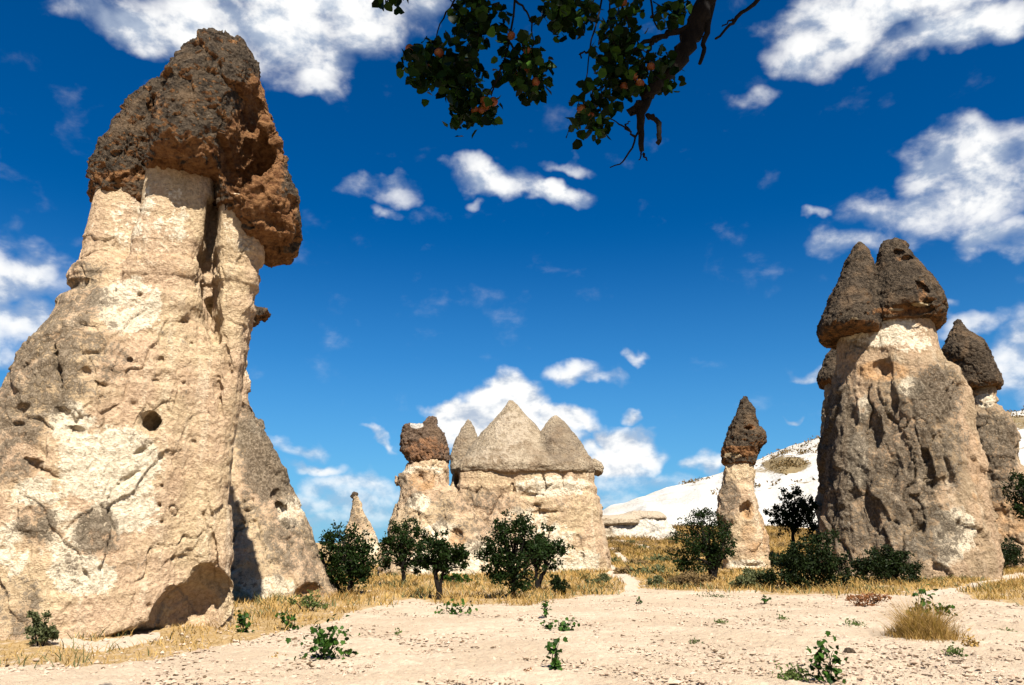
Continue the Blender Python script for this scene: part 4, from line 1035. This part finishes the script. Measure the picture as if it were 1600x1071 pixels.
# scrub on the slope and the hillside: each clump a bush of its own
scr = [(965, 845, 10, 4, 62), (1000, 846, 12, 4, 64), (1030, 846, 14, 5, 62), (960, 865, 12, 5, 52), (1000, 870, 16, 5, 50), (1030, 866, 14, 5, 53), (1045, 850, 10, 5, 60), (985, 835, 8, 3, 72), (975, 888, 12, 5, 40), (1005, 888, 14, 6, 40), (955, 825, 8, 3, 76), (1030, 885, 10, 6, 40), (1052, 828, 8, 4, 70), (1045, 815, 7, 5, 74)]
def scrub_label(k, Y):
    w = ('dry brown', 'olive')[k % 2]
    if Y >= 70: return w + ' scrub clump at the foot of the white ledge'
    if Y >= 58: return w + ' scrub clump beside the pale path on the slope'
    if Y >= 45: return w + ' scrub clump on the slope between the three-cone rock and round tree'
    return w + ' scrub clump where the path leaves the sand'
for k, (x, y, rx, ry, Y) in enumerate(scr):
    gx, gzv = PX(x, y + ry, Y)
    zz = float(ground_z(gx, Y))
    root = thing('scrub_clump', (float(gx), Y, zz), scrub_label(k, Y), 'scrub', 'scrub clumps on the slope')
    n = 260
    q = rng.normal(size=(n, 3)) * .42; q[:, 2] = np.abs(q[:, 2])
    s = pxsize(Y)
    Pq = np.array([gx, Y, zz]) + q * np.array([rx * s, rx * s, ry * s * 1.3])
    V, F, t = leaves_at(Pq, .22)
    part('foliage', V, F, (M_brown, M_olive)[k % 2], root, {'tint': t}, smooth=False)
# far shrubs dotted on the white hill
hp = []
hpick = rng.integers(0, len(Vf), 60000)
for i in hpick:
    x, y = hpx[i], hpy[i]
    if 1110 < x < 1290 or 1560 < x < 1640:
        w = max(0, 1 - abs(y - np.interp(x, [1110, 1290, 1560, 1640], [742, 690, 652, 640])) / 22) * .5 if x > 1190 else 0
        w = max(w, 1.1 - math.hypot((x - 1228) / 40, (y - 727) / 15))
        w = max(w, .5 - abs(y - np.interp(x, [1120, 1290], [770, 748])) / 5)
        if random.random() < w * .16: hp.append(Vf[i])
    elif 1060 < x < 1110 and abs(y - 752) < 6 and random.random() < .04: hp.append(Vf[i])
hp = np.array(hp)
Pq = np.repeat(hp, 8, 0) + rng.normal(size=(len(hp) * 8, 3)) * np.array([.45, .45, .22]) + np.array([0, 0, .2])
V, F, t = leaves_at(Pq, .55)
tag(mk_obj('hill_scrub', mk_mesh('hill_scrub', V, F, {'tint': t}, False), M_brown), 'brown scrub dotted over the white hillside', kind='stuff')

# dry grass, blade by blade
def blades(P, h, w, lean=.35):
    n = len(P)
    a = rng.random(n) * 2 * math.pi
    hh = h * (0.5 + 0.8 * rng.random(n))
    d = np.stack([np.cos(a), np.sin(a), 0 * a], 1)
    ln = rng.normal(size=(n, 2)) * lean
    tip = P + np.stack([ln[:, 0] * hh, ln[:, 1] * hh, hh], 1)
    mid = P + np.stack([ln[:, 0] * hh * .35, ln[:, 1] * hh * .35, hh * .55], 1)
    V = np.stack([P - d * w[:, None], P + d * w[:, None], mid + d * w[:, None] * .7, tip, mid - d * w[:, None] * .7], 1).reshape(-1, 3)
    b = np.arange(n)[:, None] * 5
    F = np.concatenate([b + np.array([0, 1, 2, 4]), b + np.array([4, 2, 3, 3])])
    return V, F, n
def grass_obj(name, P, h, w, mat, label, tint=None, lean=.35):
    V, F, n = blades(P, h, w, lean)
    quad = F[:n]; tri = F[n:, :3]
    me = bpy.data.meshes.new(name)
    me.vertices.add(len(V)); me.vertices.foreach_set('co', V.astype(np.float32).ravel())
    lp = np.concatenate([quad.ravel(), tri.ravel()]).astype(np.int32)
    me.loops.add(len(lp)); me.loops.foreach_set('vertex_index', lp)
    me.polygons.add(2 * n)
    me.polygons.foreach_set('loop_start', np.concatenate([np.arange(n) * 4, n * 4 + np.arange(n) * 3]).astype(np.int32))
    at = me.attributes.new('tint', 'FLOAT', 'POINT')
    tt = rng.random(n) if tint is None else tint
    at.data.foreach_set('value', np.repeat(tt, 5).astype(np.float32))
    me.update(calc_edges=True); me.validate()
    return tag(mk_obj(name, me, mat), label, kind='stuff')
N = 420000
gy = 11.0 + (62 - 11.0) * rng.random(N) ** 1.1
gx = (rng.random(N) - .5) * 2 * (gy * .74 + 1)
Pg = np.stack([gx, gy, ground_z(gx, gy)], 1)
px, py = proj(Pg)
g_, p_ = zones(px, py, 0.6 * perlin(Pg * 0.8))
dn = np.clip(0.42 + 1.6 * fbm(Pg * 0.8, 3), 0, 1)
bare = np.where((px < 420) & (py > 985), .55, 1.0)
keep = rng.random(N) < g_ * (1 - p_) * dn * bare * np.clip(0.30 + gy / 90, 0, 1)
Pg = Pg[keep]; 
hgt_ = np.where(Pg[:, 1] < 20, 0.14, 0.20) * np.clip(1 + 1.1 * fbm(Pg * 1.1, 3), .35, 2.2)
wid = np.clip(Pg[:, 1] * 0.00055, .006, .03)
tt = np.clip(.5 + .6 * perlin(Pg * .7) + .3 * (rng.random(len(Pg)) - .5), 0, 1)
grass_obj('dry_grass', Pg, hgt_, wid, M_straw, 'dry golden grass along the field margin', tt, .75)
gq = rng.random(len(Pg)) < np.clip(fbm(Pg * .55 + 40, 3) * 2.2, 0, .7)
grass_obj('green_grass', Pg[gq] + rng.normal(size=(gq.sum(), 3)) * np.array([.1, .1, 0]), hgt_[gq] * 1.15, wid[gq] * 1.4, M_olive, 'olive green weeds mixed into the dry grass', None, .7)

N2 = 90000
gy = 58 + 42 * rng.random(N2); gx = rng.uniform(-2, 34, N2)
P2 = np.stack([gx, gy, ground_z(gx, gy)], 1)
px, py = proj(P2); g2, p2 = zones(px, py, 0.6 * perlin(P2 * 0.5))
P2 = P2[rng.random(N2) < (1 - p2) * np.clip(.45 + 1.2 * fbm(P2 * .25, 3), 0, 1)]
grass_obj('slope_grass', P2, .34 * np.clip(1 + 1.2 * fbm(P2 * .5, 3), .3, 2.2), np.full(len(P2), .035), M_straw, 'dry grass on the slope below the white hill', np.clip(.35 + .9 * fbm(P2 * .3 + 5, 3), 0, 1), .8)
gq = rng.random(len(P2)) < np.clip(fbm(P2 * .22 + 60, 3) * 3.0, 0, .6)
grass_obj('slope_weeds', P2[gq], np.full(gq.sum(), .45), np.full(gq.sum(), .05), M_brown, 'brown weeds on the slope below the white hill', None, .8)

# dry tussock with a vine in the sand on the right
tb = gpt(1450, 1000)
q = rng.normal(size=(3600, 2)) * np.array([.23, .26])
Pt = np.stack([tb[0] + q[:, 0], tb[1] + .1 + q[:, 1], np.zeros(len(q))], 1)
rt = thing('grass_tussock', tb, 'round tussock of dry orange grass on the sand beside a vine', 'grass tussock')
V, F, n = blades(Pt, .44 * np.exp(-(q ** 2).sum(1) * 2.6) * np.clip(1 + 1.2 * perlin(Pt * 4.0), .3, 1.7), np.full(len(q), .005), .55)
V = V - tb
me = bpy.data.meshes.new('blade_tuft'); me.from_pydata(V.tolist(), [], [tuple(dict.fromkeys(f)) for f in F.tolist()])
at = me.attributes.new('tint', 'FLOAT', 'POINT'); at.data.foreach_set('value', np.repeat(rng.random(n) * .5, 5).astype(np.float32))
o = mk_obj('blade_tuft', me, M_straw, rt); o['kind'] = 'stuff'

# young vines: stem, shoots, and every leaf its own piece
def lobed_leaf(name, L, fold=.25, mat=None, tint=.5, apric=False):
    if apric: ang = [(0, .0), (.34, .10), (.46, .34), (.40, .62), (.20, .86), (0, 1.0)]
    else: ang = [(0, 0), (.22, -.10), (.50, .10), (.40, .30), (.56, .58), (.28, .62), (.16, .86), (0, 1.0)]
    V, F = [], []
    n = len(ang)
    for x, y in ang: V.append((0, y * L, -.10 * L * y * y))
    for sgn in (1, -1):
        b = len(V)
        for x, y in ang: V.append((sgn * x * L, y * L, fold * abs(x) * L - .14 * L * y * y))
        for k in range(n - 1):
            f = (k, b + k, b + k + 1, k + 1)
            F.append(f if sgn > 0 else f[::-1])
    me = bpy.data.meshes.new(name); me.from_pydata(V, [], F)
    at = me.attributes.new('tint', 'FLOAT', 'POINT'); at.data.foreach_set('value', np.full(len(V), tint, np.float32))
    me.polygons.foreach_set('use_smooth', [True] * len(F)); me.update(); me.materials.append(mat)
    return me
VL = [lobed_leaf('leaf', .092, .25, M_vineleaf, t) for t in (.1, .35, .6, .9)]
def rand_quat(d, nrm):
    d = mathutils.Vector(d).normalized(); n_ = mathutils.Vector(nrm)
    s = d.cross(n_)
    if s.length < 1e-4: s = d.cross(mathutils.Vector((0.3, 0.5, 0.8)))
    s.normalize(); n_ = s.cross(d)
    return mathutils.Matrix((s, d, n_)).transposed().to_quaternion()
def vine(px, py, wpx, hpx_, nleaf, label, lying=0.0, sc_=1.0, cat='vine'):
    g = gpt(px, py); s = pxsize(g[1])
    root = thing('grape_vine', g, label, cat, 'young vines in the sand')
    w, h = wpx * s, hpx_ * s
    ss = []
    for k in range(4):
        e = g + np.array([rng.normal() * w * .3, rng.normal() * w * .3, h * (.55 + .4 * rng.random())])
        m_ = (g + e) / 2 + rng.normal(size=3) * np.array([.05, .05, .02])
        ss.append(smooth_path([g - np.array([0, 0, .05]), m_, e], 8, .004))
    tv, tf = merge([tube(q, np.linspace(.010, .003, 8), 5) for q in ss])
    tube_mesh('stem', tv, tf, M_bark, root)
    for k in range(int(nleaf * 2.6)):
        q = ss[k % 4][rng.integers(2, 8)] + rng.normal(size=3) * np.array([w * .20, w * .20, h * .18])
        q[2] = max(q[2], g[2] + .02)
        lf = bpy.data.objects.new('leaf', VL[rng.integers(0, 4)]); C.objects.link(lf); lf.parent = root
        lf.location = (q - g).tolist()
        d = rng.normal(size=3) + np.array([0, -.3, -.35]); nr = rng.normal(size=3) * .6 + np.array([0, -.5, .8])
        lf.rotation_mode = 'QUATERNION'; lf.rotation_quaternion = rand_quat(d, nr)
        lf.scale = [sc_ * (.5 + .55 * random.random())] * 3
    return root
vine(505, 1031, 62, 52, 60, 'bushy vine on the sand before the grass below the rock cone', sc_=.85)
vine(867, 1047, 20, 42, 30, 'upright narrow vine with drooping leaves alone in the open sand', sc_=.8)
vine(1292, 1068, 40, 62, 42, 'tallest vine with bright leaf tips next to a low green weed', sc_=.8)
vine(380, 988, 26, 28, 26, 'dark vine in dry grass beside the undercut of the giant chimney', sc_=.9)
vine(453, 984, 22, 24, 20, 'small vine at the sand edge under the yellow-green shrub', sc_=.9)
vine(854, 966, 12, 26, 16, 'thin yellowish vine shoot standing among sprawling ones', sc_=.9)
vine(880, 986, 36, 16, 20, 'dark vine sprawling low over the sand', sc_=.9)
vine(857, 984, 12, 10, 8, 'tiny vine sprig beside the sprawling vine', sc_=.9)
vine(708, 960, 34, 18, 22, 'flat green vine on sand in front of the forked tree', sc_=1.)
vine(1435, 978, 34, 46, 40, 'vine rising out of the dry grass tussock', sc_=1.1)
vine(1470, 962, 24, 14, 18, 'dark vine shoot trailing right above the dry tussock', sc_=1.1)
vine(1195, 944, 12, 12, 8, 'little dark vine on sand before the low green shrub', sc_=1.)
vine(545, 1024, 12, 8, 7, 'leafy sprout right next to the bushy vine', sc_=.8)
vine(998, 944, 6, 8, 5, 'lone tiny vine sprout on the sand below the path', sc_=.9)
def weed(px, py, wpx, hpx_, n, label, mat=None):
    g = gpt(px, py); s = pxsize(g[1])
    root = thing('weed', g, label, 'weed', 'low weeds on the sand')
    q = rng.normal(size=(n, 3)) * .42; q[:, 2] = np.abs(q[:, 2])
    V, F, t = leaves_at(g + q * np.array([wpx * s, wpx * s * 1.3, hpx_ * s * 1.3]), .05, droop=-.4)
    part('foliage', V, F, mat or M_weed, root, {'tint': t}, smooth=False)
weed(1240, 1062, 24, 14, 260, 'low pale green weed beside the tallest vine')
weed(1115, 934, 26, 5, 160, 'flat green weed at the sand edge below the round tree', M_vineleaf)
weed(1223, 969, 9, 6, 60, 'small green weed in bare sand before the largest bush')
weed(1335, 978, 16, 7, 110, 'grey-green weed on sand below the rust-red shrub')
weed(1490, 1024, 12, 10, 110, 'green weed under the dry tussock')
weed(1520, 1012, 12, 12, 120, 'dry yellow weed right of the tussock', M_straw)
weed(1126, 975, 9, 4, 50, 'small weed midway across the bare sand')
weed(622, 992, 6, 6, 30, 'tiny weed between the bushy vine and the flat vine')
weed(820, 1053, 9, 4, 50, 'reddish dry weed left of the upright narrow vine', M_red)
weed(1575, 990, 14, 4, 60, 'flat dull weed on sand at the foot of the right slope')
weed(430, 1030, 14, 4, 60, 'dry weed on sand left of the bushy vine', M_straw)
weed(1085, 1005, 9, 3, 40, 'small flat weed in the open sand', M_olive)

# one dark stone in the open sand
g = gpt(1327, 1022)
rs = thing('stone', g, 'single dark brown stone on the sand near the tallest vine', 'stone')
V, F, Nn = rock_mesh(union([ell((g[0], g[1], g[2] + .03), (.085, .06, .05)), ell((g[0] + .04, g[1] + .01, g[2] + .03), (.06, .05, .055))], .02), .012, chip_disp(.12, .2, .05, .15, .05, 0, 0, 1, .05, 3., plate=.2), 0, 1, pad=.06)
part('stone_body', V, F, M_cap, rs, {'lichen': np.zeros(len(V)), 'white': np.zeros(len(V)), 'fresh': np.full(len(V), .3)})

# loose clods and dark bits on the sand
def clods(n, ymin, ymax, smin_, smax_, power):
    y = ymin + (ymax - ymin) * rng.random(n) ** power
    x = (rng.random(n) - .5) * 2 * (y * .72 + .5)
    P = np.stack([x, y, ground_z(x, y)], 1)
    px, py = proj(P); g_, p_ = zones(px, py)
    P = P[rng.random(n) > g_ * .8]
    return P, smin_ + (smax_ - smin_) * rng.random(len(P)) ** 3
base_v = np.array([(1, 0, 0), (-1, 0, 0), (0, 1, 0), (0, -1, 0), (0, 0, 1), (0, 0, -1)], float)
base_f = np.array([(0, 2, 4), (2, 1, 4), (1, 3, 4), (3, 0, 4), (2, 0, 5), (1, 2, 5), (3, 1, 5), (0, 3, 5)])
def clod_mesh(name, P, S, mat, label, flat=.6):
    n = len(P)
    j = base_v[None] * (0.6 + .8 * rng.random((n, 6, 1))) + rng.normal(size=(n, 6, 3)) * .22
    a = rng.random(n) * 6.28
    ca, sa = np.cos(a)[:, None], np.sin(a)[:, None]
    j = np.stack([j[..., 0] * ca - j[..., 1] * sa, j[..., 0] * sa + j[..., 1] * ca, j[..., 2] * flat], 2)
    V = (P[:, None] + j * S[:, None, None] + np.array([0, 0, .01])).reshape(-1, 3)
    F = (base_f[None] + np.arange(n)[:, None, None] * 6).reshape(-1, 3)
    return tag(mk_obj(name, mk_mesh(name, V, F, None, False), mat), label, kind='stuff')
P, S = clods(26000, 8.5, 34, .008, .05, 1.6)
M_clod = plain_mat('clod', (0.40, 0.29, 0.20), (0.60, 0.46, 0.34), 3.0, .97, .4, .02)
clod_mesh('soil_clods', P, S, M_clod, 'crumbly soil clods and pebbles on the sandy field')
P, S = clods(9000, 8.5, 34, .008, .035, 1.5)
clod_mesh('litter_clod_shade', P, S * 1.3, plain_mat('litter', (.08, .05, .03), (.20, .13, .07), 3.0), 'dark twig and leaf litter with stand-in clod shadows on the sandy field', .35)  # twig litter, thickened to stand in for short clod shadows

# ------------------------------------------------------------------ the apricot tree the photographer stands under
YA = 4.0
ar = thing('apricot_tree', (3.6, 1.8, 0), 'dark apricot bough with ripe orange fruit hanging overhead against the sky', 'tree')
loc = np.array(ar.location)
def A_(px, py, dy=0.0): return PXP(px, py, YA + dy)
limb_ctrl = [(3.6, 1.8, -.1), (3.45, 1.95, 1.2), (3.2, 2.2, 2.6), (2.7, 2.7, 4.0), (2.0, 3.4, 5.2), (1.45, 3.85, 5.6), A_(1128, -70), A_(1104, -5), A_(1090, 30), A_(1074, 72), A_(1048, 108), A_(1024, 135), A_(1008, 152), A_(1001, 182), A_(1003, 236)]
tt_ = np.linspace(0, 1, 60)
path = smooth_path(limb_ctrl, 60, .008)
rad = np.interp(tt_, np.linspace(0, 1, len(limb_ctrl)), [.17, .15, .13, .12, .10, .075, .060, .057, .055, .051, .045, .039, .033, .023, .014])
tv, tf = tube(path, rad, 12, .25)
tube_mesh('trunk', tv, tf, M_bark, ar)
S_ = pxsize(YA)
def limb(pts, r0, r1, n=14, name='branch', dy=0.0, wob=.006):
    ctrl = [A_(a, b, dy) if len(p) == 2 else np.array(p) for p in pts for (a, b) in [p[:2]]]
    pth = smooth_path(ctrl, n, wob)
    v, f = tube(pth, np.linspace(r0 * S_, r1 * S_, n), 7, .3)
    tube_mesh(name, v, f, M_bark, ar)
    return pth
limb([(1112, -40), (1112, 10), (1105, 50), (1100, 72), (1093, 100)], 8, 3)
limb([(1084, 42), (1055, 50), (1035, 57), (1010, 64), (988, 80)], 7, 3)
limb([(1034, 57), (1014, 72), (1014, 95)], 4, 2.5)
limb([(1001, 160), (995, 172), (985, 174)], 8, 6)
limb([(1012, 180), (1026, 188), (1031, 205), (1027, 225)], 5, 4)
limb([(1310, -130), (1230, -50), (1180, 2), (1160, 20), (1150, 32), (1135, 45), (1118, 61)], 5, 2)
limb([(1150, 32), (1140, 33), (1128, 42)], 2, 1)
# bough above the frame that the twigs hang from
top = [np.array([1.45, 3.85, 5.6]), A_(1010, -120, -.1), A_(930, -105, 0), A_(830, -90, 0), A_(720, -80, .1), A_(610, -60, .1)]
pth = smooth_path(top, 24, .01); v, f = tube(pth, np.linspace(.05, .016, 24), 8, .25); tube_mesh('branch', v, f, M_bark, ar)
twigs = [[(725, -78), (718, -5), (700, 14), (686, 40), (678, 72)], [(745, -80), (752, 0), (748, 60), (735, 130)], [(808, -88), (806, 0), (800, 40), (790, 92), (780, 125), (764, 140), (757, 160)], [(806, 2), (822, 16), (832, 40), (834, 72)],
         [(790, 92), (770, 135), (768, 150)], [(945, -105), (942, 5), (930, 40), (922, 80), (915, 130)], [(960, -108), (955, 0), (950, 20), (960, 40)], [(965, 0), (985, 40), (1000, 70), (1006, 92)], [(1010, -110), (1015, 0), (1022, 30), (1026, 50), (1050, 40)],
         [(880, -98), (882, -10), (886, 30)], [(615, -62), (610, -5)], [(922, 80), (905, 84), (908, 92)], [(1001, 192), (995, 212), (985, 235), (974, 256), (953, 262)], [(994, 215), (978, 200), (952, 186)], [(984, 205), (975, 196), (985, 190)], [(1002, 225), (1004, 240), (998, 250)], [(1004, 240), (1012, 251)], [(735, 100), (700, 120), (680, 150)], [(790, 60), (815, 90), (825, 130)], [(960, 60), (950, 110), (935, 160)], [(1000, 80), (1005, 110), (1000, 135)]]
for tw in twigs: limb(tw, 2.2, .9, 12, 'twig', wob=.004)
# leaves: 300 of their own, the deeper ones one mass
AL = [lobed_leaf('leaf', .062, .22, M_apleaf, t, True) for t in (.0, .06, .18, .75)]  # near-black tints put crown shade into the leaf colour, the bright one sunlight
clus = [(690, 95, 48, 30, 40), (665, 115, 26, 36, 20), (720, 120, 40, 40, 44), (735, 160, 28, 32, 26), (715, 185, 12, 14, 6), (765, 176, 12, 14, 8), (748, 20, 42, 40, 44), (735, 60, 30, 22, 16), (815, 90, 28, 40, 30), (828, 125, 22, 34, 20), (800, 110, 18, 20, 8), (884, 18, 40, 30, 54), (965, 45, 30, 22, 20), (970, 90, 42, 40, 44), (940, 150, 40, 26, 24), (920, 185, 26, 26, 18), (985, 130, 26, 30, 18), (1030, 95, 20, 20, 12), (1040, 125, 14, 16, 6), (985, 8, 22, 20, 12), (1048, 12, 18, 16, 10), (1062, 16, 10, 12, 4), (608, -2, 16, 12, 8), (640, 88, 14, 14, 6), (850, 110, 8, 12, 4), (1000, 170, 6, 8, 0)]
cnt = 0
massP = []
for (cx, cy, rx, ry, n) in clus:
    for k in range(n):
        a, r = random.random() * 6.28, math.sqrt(random.random()) * 1.05
        q = A_(cx + rx * r * math.cos(a), cy + ry * r * math.sin(a), random.gauss(0, .10))
        if cnt < 300:
            lf = bpy.data.objects.new('leaf', AL[rng.integers(0, 4)]); C.objects.link(lf); lf.parent = ar
            lf.location = (q - loc).tolist()
            d = rng.normal(size=3) * .7 + np.array([0, 0, -.9]); nr = rng.normal(size=3) + np.array([0, -.6, .3])
            lf.rotation_mode = 'QUATERNION'; lf.rotation_quaternion = rand_quat(d, nr); lf.scale = [.65 + .55 * random.random()] * 3
            if random.random() < .62: cnt += 1
            else:
                bpy.data.objects.remove(lf); massP.append(q)
        else: massP.append(q)
        for e in range(3):
            massP.append(A_(cx + rx * r * .9 * math.cos(a + .3 * e), cy + ry * r * .9 * math.sin(a + .3 * e), random.gauss(0.05, .12)) + rng.normal(size=3) * .03)
massP = np.array(massP)
# the rest of the crown, overhead and out of the frame
n = 26000
cr = np.stack([rng.uniform(-2.6, 4.2, n), rng.uniform(-1.0, 3.3, n), rng.normal(6.9, .5, n)], 1)
cr = cr[(perlin(cr * 1.3) > -.12)]
cpx, cpy = proj(cr)
cr = cr[(cpy < -60) | (cr[:, 1] < .4)]
cr = cr[(cr[:, 2] > 5.6) & (cr[:, 2] < 8.0)]
V1, F1, t1 = leaves_at(massP, .060, up=.2, asp=.8, droop=.8, oval=True)
V2, F2, t2 = leaves_at(cr, .12, up=.5, asp=.75, droop=.5, oval=True)
Vm, Fm = merge([(V1, F1), (V2, F2)])
o = part('foliage', Vm, Fm, M_apleaf, ar, {'tint': np.concatenate([t1, t2]) ** 3 * .6}, smooth=False); o['kind'] = 'stuff'  # tints skewed dark, so crown shade is partly in the leaf colour
# fruit
M_fruit = None
m, T = new_mat('apricot_skin')
tcn = T.add('ShaderNodeTexCoord'); n1 = T.noise(tcn.outputs['Object'], 30.0, 3)
finish(T, T.mix(T.ramp(n1, .35, .65), rgb(.30, .11, .015), rgb(.24, .05, .008)), .5, n1, .05, .005, .3)
M_fruit = m
def apricot_mesh():
    V, F = [], []
    nu, nv = 16, 10
    for j in range(nv + 1):
        th = math.pi * j / nv
        for i in range(nu):
            ph = 2 * math.pi * i / nu
            r = .0235 * (1 - .10 * math.exp(-(min(ph, 2 * math.pi - ph) / .25) ** 2) * math.sin(th))
            z = math.cos(th) * (1 - .18 * math.exp(-(th / .35) ** 2))
            V.append((r * math.sin(th) * math.cos(ph), r * math.sin(th) * math.sin(ph), r * 1.08 * z))
    for j in range(nv):
        for i in range(nu):
            F.append((j * nu + i, (j + 1) * nu + i, (j + 1) * nu + (i + 1) % nu, j * nu + (i + 1) % nu))
    me = bpy.data.meshes.new('apricot'); me.from_pydata(V, [], F); me.validate()
    me.polygons.foreach_set('use_smooth', [True] * len(me.polygons)); me.materials.append(M_fruit)
    return me
AM = apricot_mesh()
sv, sf = tube([(0, 0, .019), (.001, .001, .028), (.004, .002, .045)], [.0022, .0018, .0015], 5)
SM = bpy.data.meshes.new('stalk'); SM.from_pydata(sv.tolist(), [], [tuple(dict.fromkeys(f)) for f in sf.tolist()]); SM.materials.append(M_bark)
for (x, y) in [(640, 76), (686, 83), (668, 108), (799, 56), (824, 80), (820, 108), (811, 119), (837, 128), (756, 157), (771, 159), (760, 164), (742, 172), (753, 183 - 10), (1017, 104), (1000, 131), (922, 181), (909, 172), (990, 120), (975, 135), (748, 22), (974, 4)]:
    o = bpy.data.objects.new('apricot', AM); C.objects.link(o); o.parent = ar
    stk_ = bpy.data.objects.new('stalk', SM); C.objects.link(stk_); stk_.parent = o
    o.location = (A_(x, y, -.04) - loc).tolist(); o.rotation_euler = (random.random(), random.random() * .5, random.random() * 6); o.scale = [.95 + .25 * random.random()] * 3
